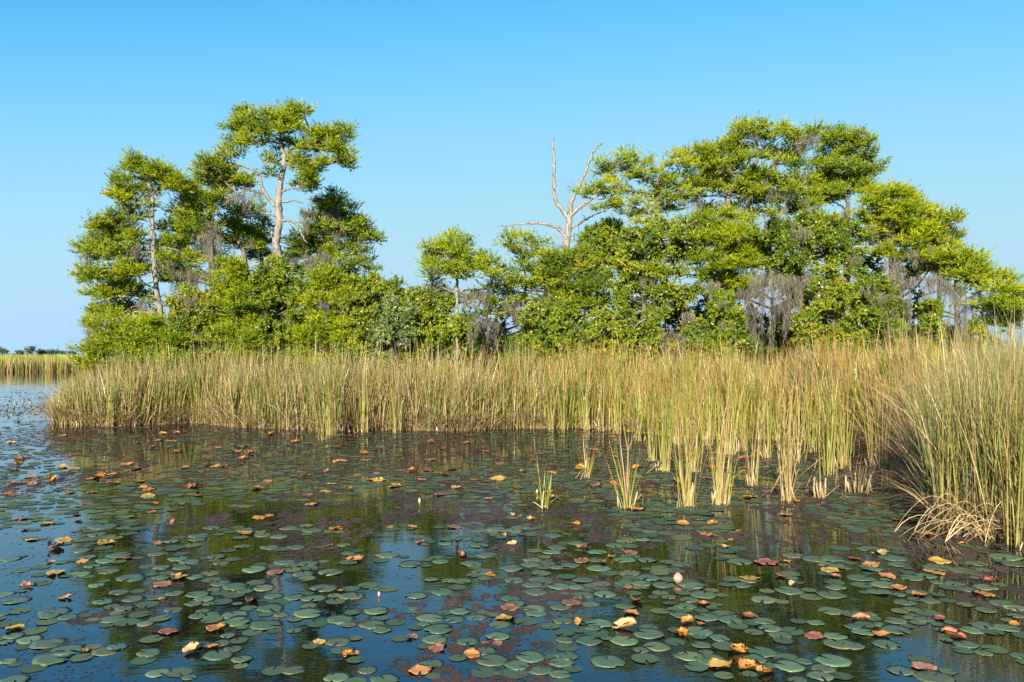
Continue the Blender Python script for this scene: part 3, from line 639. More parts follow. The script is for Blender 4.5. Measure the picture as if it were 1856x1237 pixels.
snag_limbs = [[(1029, 396, 5), (1019, 380, 4.4), (1006, 364, 4), (1004, 332, 3.6), (1004, 295, 3.2), (1002, 268, 2.8), (1003, 248, 1)],
              [(1033, 372, 4.4), (1042, 352, 4.2), (1055, 326, 3.8), (1069, 292, 3.3), (1079, 270, 2.9), (1094, 257, 1.4)],
              [(1031, 398, 4.6), (1045, 380, 4.0), (1062, 368, 3.4), (1085, 354, 2.6), (1112, 341, 1.6)], [(1035, 392, 2.6), (1058, 374, 2), (1088, 368, 1)], [(1035, 414, 3), (1060, 399, 2.4), (1080, 388, 1.8), (1100, 382, 1)],
              [(1026, 432, 3.8), (1012, 416, 3.4), (992, 407, 3), (962, 404, 2.4), (936, 407, 1.6), (900, 411, .6)], [(1022, 416, 3), (1012, 410, 2.4)], [(1004, 332, 1.2), (999, 343, .6)], [(1006, 340, 1.2), (1010, 334, .6)]]
tree('dead_tree', 'bare bleached dead snag with raised forked arms against the sky', 32,
     [(1026, 600, 9), (1026, 458, 8.2), (1029, 428, 7.6), (1031, 405, 7), (1034, 380, 6), (1036, 364, 5.2)], snag_limbs, [], bark='snag')
# --- right group
tree('cypress_tree', 'airy yellow-green cypress reaching over the dead snag', 30,
     [(1186, 600, 6.5), (1187, 500, 5.5), (1189, 432, 4.6), (1191, 390, 3.8), (1194, 350, 3.2), (1198, 310, 2.4), (1202, 282, .8)],
     [[(1190, 400, 2.4), (1160, 380, 2), (1120, 368, 1.2)], [(1192, 370, 2.4), (1150, 345, 2), (1100, 350, 1.4), (1070, 352, .8)], [(1194, 345, 2.2), (1160, 318, 1.6), (1120, 300, 1)], [(1196, 330, 2.2), (1215, 318, 1.8), (1250, 290, 1)], [(1192, 362, 2), (1215, 356, 1.8), (1260, 356, 1.2)]],
     [(1128, 282, 8, 7), (1130, 296, 16, 7), (1090, 298, 18, 5), (1108, 308, 18, 6), (1150, 292, 16, 8), (1170, 290, 14, 7), (1146, 308, 26, 7), (1180, 306, 20, 8), (1090, 318, 16, 5), (1112, 326, 24, 6), (1146, 324, 24, 7), (1176, 324, 24, 7), (1075, 338, 16, 4), (1098, 340, 22, 6), (1056, 350, 16, 5), (1078, 352, 22, 5), (1108, 354, 22, 5), (1138, 348, 22, 6), (1094, 372, 22, 6), (1120, 376, 24, 6), (1150, 366, 24, 6), (1178, 348, 22, 7), (1146, 390, 20, 6), (1170, 384, 24, 7), (1202, 340, 22, 8), (1216, 322, 22, 9), (1218, 296, 14, 9), (1236, 282, 12, 9), (1205, 366, 24, 8), (1232, 352, 24, 8), (1224, 380, 24, 8), (1190, 408, 24, 8), (1160, 405, 14, 5), (1244, 300, 16, 9)],
     leaf='cypress_yellow', dens=.8, bark='bark_mid', fill=False)
tree('cypress_tree', 'broad flat-topped cypress crowning the right island', 31,
     [(1322, 600, 10), (1320, 480, 9), (1319, 420, 8), (1318, 388, 6.5), (1322, 350, 5), (1345, 325, 4.2), (1370, 300, 3.6), (1373, 265, 2.6), (1366, 246, 1.4)],
     [[(1318, 384, 4), (1308, 370, 3.4), (1290, 368, 2.4)], [(1325, 392, 3.4), (1340, 390, 3), (1358, 402, 2.2), (1366, 412, 1.4)], [(1366, 305, 3), (1340, 308, 2.4), (1318, 318, 1.4)], [(1388, 520, 5), (1398, 412, 5), (1412, 392, 4.4), (1428, 372, 3.4), (1445, 350, 2)],
      [(1390, 330, 3.6), (1396, 304, 3.4), (1412, 280, 3), (1440, 264, 2.6), (1468, 254, 2.2), (1488, 242, 1)], [(1371, 280, 2), (1385, 268, 1.6), (1402, 256, 1)], [(1322, 356, 2.4), (1270, 355, 2), (1230, 356, 1.2)], [(1302, 480, 4, .3), (1303, 420, 4, .3), (1304, 390, 2.6, .3)], [(1372, 260, 1.4), (1355, 246, 1.2), (1334, 242, .8)], [(1455, 258, 1.6), (1470, 262, 1.2), (1482, 256, .7)]],
     [(1336, 240, 14, 7), (1350, 230, 12, 7), (1372, 228, 14, 6), (1382, 240, 18, 7), (1336, 258, 14, 9), (1402, 250, 16, 7), (1416, 238, 16, 8), (1430, 246, 14, 6), (1448, 250, 18, 6), (1470, 244, 14, 6), (1480, 238, 8, 5), (1432, 268, 24, 7, .5), (1456, 268, 18, 6, .5), (1392, 280, 18, 8, .5), (1420, 292, 26, 8, .8), (1450, 304, 20, 7, .8), (1366, 282, 16, 7), (1280, 278, 24, 11), (1262, 286, 18, 11), (1306, 278, 24, 12), (1332, 274, 20, 11), (1316, 262, 10, 10), (1344, 292, 18, 8), (1288, 300, 30, 9), (1322, 298, 28, 9),
      (1262, 318, 26, 9), (1298, 322, 30, 10), (1340, 318, 28, 9), (1376, 318, 28, 10), (1395, 332, 26, 11), (1246, 340, 30, 8), (1282, 342, 34, 9), (1320, 340, 34, 9), (1360, 345, 32, 10), (1420, 340, 28, 10, .6), (1442, 332, 22, 9, .8), (1256, 358, 22, 6), (1385, 362, 32, 11, .9), (1350, 370, 28, 9, .9), (1420, 362, 26, 11, .9), (1455, 352, 24, 11, 1), (1440, 382, 26, 10, 1), (1478, 372, 18, 9, 1), (1370, 388, 24, 8, 1.2), (1285, 385, 26, 10, 1), (1340, 400, 22, 8, -.3), (1470, 330, 16, 8, 1)],
     leaf='cypress', bark='bark_mid', twig_r=.9, wisps=.35)
tree('cypress_tree', 'narrow upright dark cypress behind the broad flat-topped one', 33,
     [(1536, 600, 7), (1534, 450, 6), (1534, 398, 5), (1537, 368, 4), (1530, 345, 3), (1528, 300, 2.2), (1524, 260, 1.2)],
     [[(1536, 382, 2.4), (1522, 372, 2), (1510, 366, 1.2)], [(1537, 384, 2), (1550, 378, 1.4)], [(1530, 320, 1.8), (1508, 312, 1.4), (1490, 308, .8)], [(1529, 310, 1.8), (1555, 298, 1.3), (1578, 292, .8)]],
     [(1518, 240, 16, 9), (1504, 256, 18, 9), (1526, 252, 20, 10), (1550, 246, 16, 9), (1570, 262, 14, 8), (1556, 266, 20, 9), (1512, 272, 22, 8), (1536, 282, 24, 10), (1572, 282, 16, 8), (1500, 290, 22, 9), (1488, 302, 18, 9), (1560, 298, 24, 9), (1588, 300, 12, 7), (1524, 304, 28, 10), (1496, 320, 24, 10), (1550, 320, 28, 10), (1578, 318, 18, 9), (1520, 332, 28, 10), (1484, 336, 20, 10), (1500, 350, 24, 9), (1552, 340, 24, 9), (1575, 342, 16, 9), (1488, 366, 20, 9), (1515, 356, 20, 7)],
     leaf='cypress_dark', bark='bark_mid')
tree('cypress_tree', 'rounded cypress on the right slope of the island, thick with moss below', 30.5,
     [(1622, 600, 8), (1618, 500, 7), (1612, 440, 5.5), (1606, 400, 4), (1612, 360, 2)],
     [[(1612, 440, 3), (1650, 425, 2.4), (1700, 420, 1.4)], [(1616, 480, 3), (1660, 470, 2.4), (1700, 475, 1.4)], [(1701, 600, 5, .3), (1702, 480, 4.2, .3), (1701, 435, 3, .3)], [(1608, 410, 2.4), (1580, 395, 2), (1560, 390, 1.2)], [(1590, 408, 2, -.5), (1570, 412, 1.6, -.5)]],
     [(1578, 358, 22, 11), (1600, 372, 26, 12), (1616, 346, 18, 9), (1632, 352, 20, 11), (1650, 366, 22, 12), (1570, 380, 26, 13), (1608, 392, 30, 13), (1640, 388, 30, 12), (1672, 376, 12, 10), (1672, 392, 24, 11), (1690, 402, 24, 10), (1716, 396, 16, 10), (1728, 406, 10, 8), (1580, 408, 28, 13), (1618, 416, 32, 13), (1656, 414, 32, 12), (1692, 422, 28, 11), (1720, 424, 16, 11), (1596, 436, 30, 13), (1636, 440, 32, 12), (1674, 442, 30, 11), (1708, 446, 24, 10), (1724, 450, 12, 9), (1560, 430, 24, 13), (1616, 460, 30, 11), (1656, 464, 30, 10), (1690, 468, 26, 9)],
     leaf='cypress', bark='bark_mid', wisps=.4)
tree('cypress_tree', 'low cypress with dead upright leader near the right edge of the island', 29.5,
     [(1736, 600, 6), (1733, 540, 5), (1732, 500, 3.6), (1733, 462, 1.8)],
     [[(1736, 552, 2.4), (1758, 540, 2), (1776, 525, 1)], [(1734, 520, 2), (1712, 512, 1.4), (1690, 512, .9)], [(1734, 512, 2), (1765, 495, 1.3), (1785, 490, .8)]],
     [(1708, 474, 24, 10), (1740, 474, 20, 10), (1764, 468, 18, 9), (1780, 478, 12, 9), (1722, 488, 26, 10), (1756, 488, 26, 10), (1776, 496, 18, 9), (1694, 490, 26, 9), (1738, 504, 26, 8), (1768, 510, 20, 8), (1786, 508, 8, 6), (1676, 486, 22, 9)],
     leaf='cypress', bark='bark', dens=1.0)
tree('cypress_tree', 'sparse low cypress at the right edge of the picture', 28.5,
     [(1835, 600, 5), (1832, 560, 4), (1826, 530, 2.5), (1815, 510, 1)],
     [[(1832, 560, 2), (1806, 545, 1.6), (1790, 530, .8)], [(1834, 570, 2), (1860, 555, 1.4), (1880, 545, .8)]],
     [(1800, 496, 14, 6), (1815, 506, 16, 6), (1832, 512, 12, 5), (1806, 522, 20, 7), (1830, 528, 22, 8), (1852, 526, 12, 6), (1846, 544, 24, 8), (1816, 546, 26, 8), (1795, 556, 22, 8), (1836, 562, 28, 9), (1865, 560, 22, 9), (1810, 572, 24, 8), (1850, 580, 24, 9), (1885, 570, 22, 10), (1880, 540, 16, 8), (1824, 592, 24, 9)],
     leaf='cypress', dens=.9, bark='bark')
# --- vine thickets and shrubs on the right island
shrub('dark rounded shrub on the skyline right of the dead snag', 30.6, [[(1092, 600, 4), (1092, 500, 3), (1095, 440, 1.5)]],
      [(1078, 424, 20, 9), (1104, 422, 24, 10), (1128, 424, 18, 9), (1060, 438, 20, 9), (1092, 442, 30, 12), (1126, 446, 28, 12), (1056, 458, 24, 11), (1086, 466, 34, 13), (1120, 470, 32, 13)], leaf='shrub', dens=1.15)
shrub('yellow-green thicket spreading below the dead snag', 29.0, [[(1020, 620, 4), (1022, 540, 3), (1025, 490, 1.5)], [(1022, 540, 2), (1060, 500, 1)]],
      [(986, 474, 24, 10), (1012, 470, 24, 9), (1040, 474, 26, 10), (1000, 494, 32, 12), (1036, 500, 34, 13), (1066, 490, 28, 12), (984, 518, 30, 13), (1020, 526, 36, 13), (1060, 524, 34, 14), (1086, 512, 26, 13), (1000, 550, 30, 13), (1040, 554, 36, 14), (1076, 552, 30, 13)], blossoms=4, leaf='shrub', kind='cypress')
shrub('blossom-dotted vine thicket under the airy yellow-green cypress', 28.8, [[(1160, 620, 5), (1170, 540, 4), (1175, 450, 2)], [(1200, 620, 3.2, -.4), (1190, 560, 2.8, -.4), (1172, 520, 1.5, -.4)]],
      [(1146, 432, 24, 11), (1176, 430, 28, 11), (1208, 432, 28, 12), (1236, 424, 24, 11), (1140, 456, 28, 13), (1176, 458, 36, 14), (1216, 460, 36, 14), (1246, 452, 26, 13), (1130, 486, 30, 14), (1170, 490, 36, 14), (1206, 494, 34, 14), (1124, 516, 28, 13), (1160, 524, 34, 14), (1200, 530, 36, 12), (1236, 540, 28, 10), (1250, 530, 26, 10), (1130, 546, 28, 12), (1226, 556, 24, 8)], blossoms=8, leaf='shrub')
shrub('low leafy bush beside bare twigs left of the hanging moss column', 27.6, [[(1000, 640, 3), (1000, 600, 2), (995, 580, 1)]],
      [(975, 574, 24, 12), (1000, 566, 24, 11), (1030, 574, 26, 12), (984, 596, 30, 13), (1020, 602, 32, 13), (960, 602, 22, 12), (1050, 598, 26, 11), (1000, 624, 36, 11), (944, 622, 22, 9)], blossoms=4, leaf='shrub')
shrub('low olive bush with pale bare twigs in front of the hanging moss column', 27.2, [[(1130, 640, 3), (1130, 605, 2), (1128, 585, 1)], [(1090, 620, 1.4, -.6), (1068, 606, 1.1, -.6), (1052, 600, .5, -.6)], [(1146, 600, 1.2, -.6), (1152, 590, 1, -.6), (1136, 578, .5, -.6)], [(1152, 590, 1, -.6), (1158, 586, .5, -.6)], [(1185, 628, 1.2, -.5), (1160, 628, 1, -.5), (1130, 626, .5, -.5)]],
      [(1090, 572, 28, 10), (1120, 576, 26, 10), (1104, 594, 32, 12), (1146, 600, 28, 11), (1172, 592, 20, 10), (1078, 612, 28, 10), (1130, 620, 34, 11), (1174, 616, 20, 9), (1190, 572, 24, 8)], leaf='shrub_warm', bark='bark', dens=.9)
shrub('wide middle thicket of cypress fronds under the flat-topped tree', 29.4, [[(1300, 600, 5), (1300, 520, 4), (1305, 450, 2)], [(1300, 560, 1.8, -.5), (1320, 540, 1.6, -.5), (1284, 506, .8, -.5)], [(1244, 490, 2.2, -.9), (1222, 483, 2, -.9), (1202, 482, 1.4, -.9)], [(1262, 448, 1.6, -.9), (1240, 415, 1.3, -.9), (1210, 402, .7, -.9)]],
      [(1262, 410, 28, 12), (1296, 416, 28, 10), (1268, 436, 32, 13), (1308, 436, 32, 13), (1345, 424, 30, 12), (1282, 460, 34, 14), (1326, 458, 36, 14), (1362, 448, 32, 14), (1280, 486, 32, 12), (1322, 486, 34, 12), (1360, 476, 32, 13), (1300, 506, 30, 10), (1340, 512, 28, 9), (1336, 530, 24, 9)], leaf='cypress', kind='cypress')
shrub('vine thicket with white blossoms spreading below the dark upright cypress', 28.9, [[(1450, 600, 5), (1452, 500, 4), (1450, 430, 2)], [(1470, 600, 3), (1480, 520, 2)], [(1388, 430, 1.5, -.7), (1388, 392, .6, -.7)]],
      [(1390, 424, 28, 12), (1424, 414, 28, 11), (1456, 404, 26, 11), (1490, 402, 28, 11), (1518, 412, 24, 12), (1402, 446, 34, 14), (1440, 438, 36, 14), (1482, 432, 36, 14), (1520, 438, 28, 14), (1400, 472, 34, 13), (1440, 468, 36, 14), (1490, 462, 36, 14), (1528, 468, 26, 13), (1440, 492, 28, 9), (1500, 490, 30, 11), (1540, 492, 24, 11), (1550, 460, 24, 13)], blossoms=8, leaf='shrub')
shrub('lone rounded dome bush in front of the dark hollow', 27.0, [[(1314, 640, 3), (1314, 590, 2), (1313, 570, 1)]],
      [(1314, 560, 20, 14), (1302, 572, 18, 15), (1328, 574, 16, 16), (1312, 592, 28, 15), (1298, 606, 16, 12), (1330, 604, 16, 12), (1315, 620, 26, 10)], leaf='shrub', dens=1.2, blossoms=5)
shrub('low dark bush left of the dome bush', 27.6, [[(1265, 640, 3), (1264, 600, 2), (1262, 585, 1)]],
      [(1262, 588, 22, 8), (1250, 604, 24, 10), (1276, 610, 22, 11), (1258, 624, 28, 10), (1340, 628, 24, 8)], leaf='shrub')
shrub('leafy vine mound right of the moss curtain', 28.0, [[(1510, 620, 4), (1510, 560, 3), (1510, 530, 1.5)]],
      [(1500, 524, 28, 10), (1526, 534, 28, 12), (1548, 556, 22, 12), (1510, 552, 34, 12), (1480, 572, 26, 8), (1540, 580, 26, 11), (1502, 592, 34, 13), (1460, 576, 20, 8), (1470, 600, 26, 12), (1530, 608, 32, 13)], leaf='shrub_warm', blossoms=4)
shrub('dense green bush low on the right slope', 28.3, [[(1595, 630, 4), (1595, 580, 3), (1594, 555, 1.5)]],
      [(1590, 550, 24, 11), (1616, 556, 20, 11), (1576, 572, 26, 12), (1608, 578, 26, 13), (1588, 600, 34, 14), (1618, 602, 20, 14), (1560, 612, 26, 12), (1600, 622, 34, 10), (1570, 540, 20, 9), (1556, 520, 20, 9)], leaf='shrub', dens=1.1)
shrub('small bright sapling in the gap between moss curtains', 28.3, [[(1682, 620, 2), (1684, 580, 1.2), (1684, 565, .7)]],
      [(1680, 572, 12, 10), (1694, 580, 10, 11), (1682, 594, 15, 11), (1700, 568, 12, 8)], leaf='shrub', dens=1.0)
shrub('shadowed undergrowth deep inside the dark hollow', 35.0, [[(1400, 640, 4), (1400, 560, 3), (1400, 520, 1.5)]],
      [(1290, 540, 40, 20), (1350, 520, 45, 22), (1420, 520, 45, 22), (1470, 540, 40, 20), (1300, 590, 45, 22), (1370, 580, 45, 24), (1440, 590, 45, 24), (1240, 590, 40, 20), (1500, 590, 40, 20), (1210, 560, 34, 16), (1560, 560, 40, 20)], leaf='shrub', dens=1.0, size=1.5)
shrub('shadowed undergrowth behind the left island trees', 35.5, [[(400, 640, 4), (400, 560, 3), (400, 520, 1.5)]],
      [(230, 600, 34, 18), (300, 575, 40, 18), (370, 560, 45, 20), (440, 540, 45, 20), (510, 530, 45, 20), (580, 540, 45, 20), (640, 560, 40, 20), (700, 590, 34, 16), (440, 590, 45, 22), (540, 590, 45, 22), (620, 600, 40, 20), (340, 610, 45, 18)], leaf='shrub', dens=.65, size=1.5)
shrub('shadowed undergrowth behind the middle of the shore', 35.5, [[(900, 640, 4), (900, 580, 3), (900, 560, 1.5)]],
      [(780, 600, 40, 16), (850, 585, 40, 18), (910, 580, 40, 18), (970, 570, 45, 20), (1040, 560, 45, 22), (1110, 550, 45, 22), (1170, 560, 40, 22), (900, 615, 50, 14), (1000, 610, 50, 18), (1100, 605, 50, 20)], leaf='shrub', dens=.65, size=1.5)
shrub('shadowed undergrowth under the right slope trees', 34.5, [[(1600, 640, 4), (1600, 580, 3), (1600, 560, 1.5)]],
      [(1560, 480, 40, 18), (1590, 520, 36, 18), (1650, 500, 34, 14), (1610, 560, 30, 16), (1655, 560, 16, 24), (1740, 530, 30, 10), (1720, 605, 30, 8), (1780, 590, 25, 10), (1800, 610, 30, 9), (1655, 600, 14, 16)], leaf='shrub', dens=.65, size=1.5)

# ------------------------------------------------------------------ spanish moss
def moss(px, py0, py1, wpx, d, host):
    top, bot = P(px, py0, d), P(px, py1, d)
    v, f, t = moss_strands(wpx / FPX * d, (top[2] - bot[2]) * 1.12, 1.0)
    o = obj('spanish_moss', mesh('spanish_moss', v, f, M['moss'], {'t': t}), None, top)
    tag(o, host, 'moss', 'grey moss hanging from the branches')
ML = [
 (426, 354, 384, 22, 30.4, 'short moss tuft under the tallest cypress left limb, outer one'), (455, 342, 378, 28, 30.4, 'broad moss fringe under the tallest cypress left limb, nearest its trunk'),
 (393, 425, 505, 16, 31.0, 'long moss hank down the trunk of the moss-hung cypress'), (371, 425, 470, 12, 31.2, 'moss hank left of the long one on the moss-hung cypress'), (380, 400, 440, 18, 31.2, 'upper moss tuft high on the moss-hung cypress'),
 (384, 490, 545, 22, 31.0, 'low moss mass at the foot of the moss-hung cypress'), (332, 490, 532, 34, 30.6, 'wide moss fringe between the slender and moss-hung cypresses'), (352, 500, 525, 18, 30.6, 'small moss tuft beside the wide fringe, left of the moss-hung trunk'), (422, 506, 536, 14, 30.0, 'small moss tuft below the leaning pale trunk'),
 (555, 376, 418, 16, 31.6, 'moss hank right of the tallest cypress beside its drooping limb'), (572, 460, 500, 40, 31.4, 'wide moss fringe right of the tallest cypress base'), (598, 464, 490, 20, 31.4, 'moss tuft at the right end of the wide fringe'), (616, 404, 444, 14, 32.4, 'thin moss hank high on the dark right-hand cypress'), (600, 380, 410, 26, 32.4, 'topmost moss tuft on the dark right-hand cypress'),
 (210, 560, 600, 10, 30.2, 'narrow moss hank on the lower left of the slender cypress'), (166, 585, 628, 16, 30.0, 'lowest moss hank at the far left end of the island'), (186, 572, 606, 16, 30.0, 'moss hank second from the far left end of the island'), (243, 444, 470, 10, 30.2, 'little moss tuft left of the slender trunk'), (219, 444, 490, 9, 30.4, 'thin moss strand left of the little tuft by the slender trunk'),
 (586, 538, 574, 9, 28.6, 'moss on the grey snag in the bush right of the tallest cypress'), (470, 495, 515, 18, 30.2, 'moss scrap left of the vine thicket'), (262, 548, 572, 14, 30.0, 'moss scrap below the slender cypress trunk'),
 (784, 510, 545, 18, 28.5, 'moss fringe under the left arm of the small white-trunked cypress'), (802, 514, 538, 14, 28.5, 'moss tuft beside the white trunk, on its left'), (850, 526, 560, 18, 28.5, 'moss fringe beside the white trunk, on its right'), (874, 526, 562, 22, 28.5, 'moss fringe under the right arm of the white-trunked cypress'), (893, 524, 548, 14, 28.5, 'moss tip at the end of the right arm of the white-trunked cypress'),
 (868, 572, 628, 24, 28.2, 'tall moss column low behind the reeds right of the white trunk'), (892, 580, 622, 20, 28.2, 'moss column just right of the tall one behind the reeds'), (932, 548, 582, 22, 28.8, 'moss fringe low on the wispy young cypress'), (948, 575, 612, 12, 28.8, 'moss strip down the trunk of the wispy young cypress'), (990, 540, 560, 16, 28.8, 'moss scrap right of the wispy young cypress'),
 (1264, 355, 396, 12, 29.8, 'moss hank high under the flat crown on the right island'), (1305, 392, 428, 10, 30.4, 'moss on the thin trunk under the flat crown'), (1322, 395, 430, 14, 30.3, 'moss beside the main trunk under the flat crown'), (1280, 392, 420, 14, 30.2, 'moss tuft left of the trunks under the flat crown'), (1348, 398, 424, 14, 30.3, 'moss tuft right of the trunks under the flat crown'),
 (1207, 596, 658, 14, 26.8, 'hanging moss column beside the low bushes, reaching the reeds'), (1232, 606, 640, 16, 27.0, 'shorter moss column right of the one reaching the reeds'), (1246, 562, 608, 12, 27.4, 'moss strand left of the dark hollow'), (1288, 510, 556, 12, 28.6, 'moss strand at the upper left of the dark hollow'), (1190, 560, 585, 18, 28.2, 'moss scrap above the moss column by the low bushes'),
 (1372, 494, 612, 18, 28.4, 'left strip of the great moss curtain'), (1392, 490, 622, 20, 28.2, 'middle strip of the great moss curtain'), (1412, 496, 610, 16, 28.4, 'right of middle strip of the great moss curtain'), (1432, 500, 590, 14, 28.4, 'right strip of the great moss curtain'), (1352, 520, 590, 12, 28.8, 'thin strand left of the great moss curtain'), (1460, 575, 628, 16, 27.8, 'low moss below the vine mound'), (1452, 500, 560, 12, 28.6, 'thin strand right of the great moss curtain'),
 (1466, 490, 535, 16, 28.7, 'moss hank under the blossoming vine thicket'), (1520, 498, 530, 18, 28.7, 'moss tuft above the leafy vine mound'), (1550, 460, 496, 14, 28.6, 'moss hank beside the bare twig on the right slope'), (1534, 380, 402, 10, 32.8, 'moss on the trunk of the dark upright cypress'),
 (1612, 466, 536, 22, 29.2, 'big moss hank at the left of the right slope'), (1628, 478, 545, 14, 29.2, 'moss hank second from the left on the right slope'), (1643, 506, 600, 18, 29.0, 'longest moss hank on the right slope'), (1654, 454, 486, 12, 29.4, 'short high moss hank on the right slope'), (1673, 502, 560, 20, 29.0, 'moss hank left of the trunk on the right slope'), (1696, 500, 562, 20, 29.0, 'moss hank on the trunk of the right slope'),
 (1714, 505, 556, 16, 29.0, 'moss hank between trunk and dead leader on the right slope'), (1730, 512, 606, 22, 28.8, 'thick moss hank on the dead leader near the right edge'), (1748, 545, 600, 16, 28.8, 'moss hank right of the dead leader'), (1786, 545, 576, 16, 28.8, 'moss tuft left of the sparse right-edge cypress'), (1766, 530, 566, 12, 28.9, 'small moss hank between the dead leader and the sparse cypress'), (1690, 575, 615, 10, 28.9, 'low moss strand beside the bright sapling'), (1712, 580, 614, 14, 28.9, 'low moss hank right of the bright sapling'),
]
for m in ML: moss(*m)

# ------------------------------------------------------------------ far trees on the horizon
def far_tree(px, py, w, h, d, label):
    c = P(px, py, d); r = np.array([w, w, h]) / FPX * d
    base = np.array([c[0], d, 0.]); root = empty('far_tree', base); tag(root, label, 'tree', 'trees on the far horizon')
    v, q, t = tube(np.array([[0, 0, 0], [0, 0, c[2] * .5], [.2, 0, c[2]]]), [.25, .2, .08], 6); obj('trunk', mesh('trunk', v, [q, t], M['bark_mid']), root)
    ps = []
    for k in range(7):
        cc = c + R.normal(0, .5, 3) * r; ps.append(shrub_leaves(cc, r * .5, 160, 4.0))
    v, f, t = collect(ps); o = obj('crown', mesh('crown', v - base, f, M['far_leaf'], {'t': t}), root); tag(o, kind='stuff')
far_tree(2, 637.5, 7, 2.6, 260, 'small tree on the horizon cut by the left edge')
far_tree(54, 636, 5, 4, 260, 'tallest of the tiny trees on the left horizon')
far_tree(72, 639, 6, 1.6, 265, 'low tree just right of the tallest horizon tree')
far_tree(90, 638.6, 9, 2, 275, 'wide low tree in the middle of the left horizon')
far_tree(36, 640, 5, 1, 290, 'tiniest bush left of the tallest horizon tree')
far_tree(110, 640.2, 14, .9, 330, 'thin dark treeline bush right of the wide horizon tree')
far_tree(135, 640.2, 14, .9, 330, 'thin dark treeline bush touching the island edge')

# ------------------------------------------------------------------ cattail clumps standing in the water
def blade_mesh(name, cb, cm, ct, bend, w=.017, segs=6, fold=None):
    """unit-height blade, gently channelled, leaning towards +x"""
    V, C = [], []
    for i in range(segs + 1):
        t = i / segs
        x = bend * t ** 2.2; z = t * (1 - .3 * bend * t)
        if fold and t > fold[0]:
            s2 = (t - fold[0]); x0 = bend * fold[0] ** 2.2; z0 = fold[0]
            x = x0 + s2 * math.cos(fold[1]); z = z0 + s2 * math.sin(fold[1])
        ww = w * (1 - .12 * t - .82 * t ** 2.4) * .5
        V += [(x, -ww, z), (x + ww * .35, 0, z), (x, ww, z)]
        col = np.array(cb) * (1 - t / .4) + np.array(cm) * (t / .4) if t < .4 else np.array(cm) * (1 - (t - .4) / .6) + np.array(ct) * ((t - .4) / .6)
        C += [col] * 3
    F = []
    for i in range(segs):
        F += [[3 * i, 3 * i + 1, 3 * i + 4, 3 * i + 3], [3 * i + 1, 3 * i + 2, 3 * i + 5, 3 * i + 4]]
    return mesh(name, V, np.array(F), M['reed'], {'c': np.array(C)})
PALE, LIME, GRN, DEAD, RUST = (.40, .37, .12), (.215, .26, .03), (.145, .21, .03), (.42, .29, .135), (.44, .20, .055)
BL = {'g': [blade_mesh('blade_green', PALE, LIME, GRN, b) for b in (.02, .08, .18)],
      'o': [blade_mesh('blade_orange_tip', PALE, (.26, .25, .04), RUST, b) for b in (.03, .10, .22)],
      's': [blade_mesh('blade_straw', (.50, .38, .2), DEAD, (.40, .26, .12), b, .014) for b in (.03, .12, .3)],
      'b': [blade_mesh('blade_broken', (.50, .38, .2), DEAD, (.5, .36, .18), .05, .018, 7, (f, a)) for f, a in ((.35, -.45), (.5, -.6), (.25, -.25))]}
def stub_mesh():
    v, q, t = tube(np.array([[0, 0, -.05], [.01, 0, .5], [.02, 0, 1]]), [.012, .013, .009], 6)
    c = np.array([(.48, .36, .2)]) * np.ones((len(v), 1)); c[v[:, 2] > .8] = (.6, .48, .3); c[v[:, 2] < .1] = (.2, .13, .07)
    return mesh('stub', v, [q, t], M['reed'], {'c': c})
STUB = stub_mesh()
def clump(px, py, top, mix, label, stubs=0, spread=.06, broken=0, fan=.13, wide=1.0, skirt=3):
    b = W(px, py); d = b[1]; h = EYE + (HY - top) / FPX * d
    root = empty('cattail_clump', (b[0], b[1], 0)); tag(root, label, 'cattails', 'cattail clumps standing in the water')
    for ch in mix + mix + random.choice(('soos', 'sssos', 'sgso', 'ososs')):
        o = obj('blade', random.choice(BL[ch]), root)
        a = random.uniform(0, 2 * math.pi); rr = random.uniform(0, spread * 1.7)
        o.location = (rr * math.cos(a), rr * math.sin(a), -.04); a = a if random.random() < .5 else random.uniform(0, 6.28)
        hh = h * random.choice((1.0, .95, .85, .72, .6)) * random.uniform(.9, 1.04)
        o.scale = (hh, wide * random.uniform(.8, 1.25) * max(1, d / 16), hh)
        o.rotation_euler = (random.gauss(0, fan * .8), abs(random.gauss(0, fan)), a + random.gauss(0, .5))
    for _ in range(skirt):      # limp dead leaves round the foot
        o = obj('dead_leaf', random.choice(BL['s'][1:] + BL['b']), root); hh = random.uniform(.35, .8)
        o.scale = (hh, 1.0, hh); o.location = (random.gauss(0, spread * .4), random.gauss(0, spread * .4), -.02); o.rotation_euler = (random.gauss(0, .3), random.uniform(.25, .95), random.uniform(0, 6.28))
    for _ in range(broken):
        o = obj('broken_stem', random.choice(BL['b']), root)
        a = random.choice((random.uniform(-.7, .5), random.uniform(2.6, 3.9)))
        o.location = (random.uniform(-.5, .5) * spread, random.uniform(-.5, .5) * spread, -.04)
        hh = random.uniform(.8, 1.35); o.scale = (hh, 1.9, hh); o.rotation_euler = (0, random.uniform(.05, .25), a)
    for _ in range(stubs):
        o = obj('stub', STUB, root)
        a = random.uniform(0, 6.28); rr = spread * random.uniform(.6, 2.2)
        o.location = (rr * math.cos(a), rr * math.sin(a) * .6, -.03); hh = random.uniform(.14, .36)
        o.scale = (1, 1, hh); o.rotation_euler = (random.gauss(0, .12), random.gauss(0, .15), a)
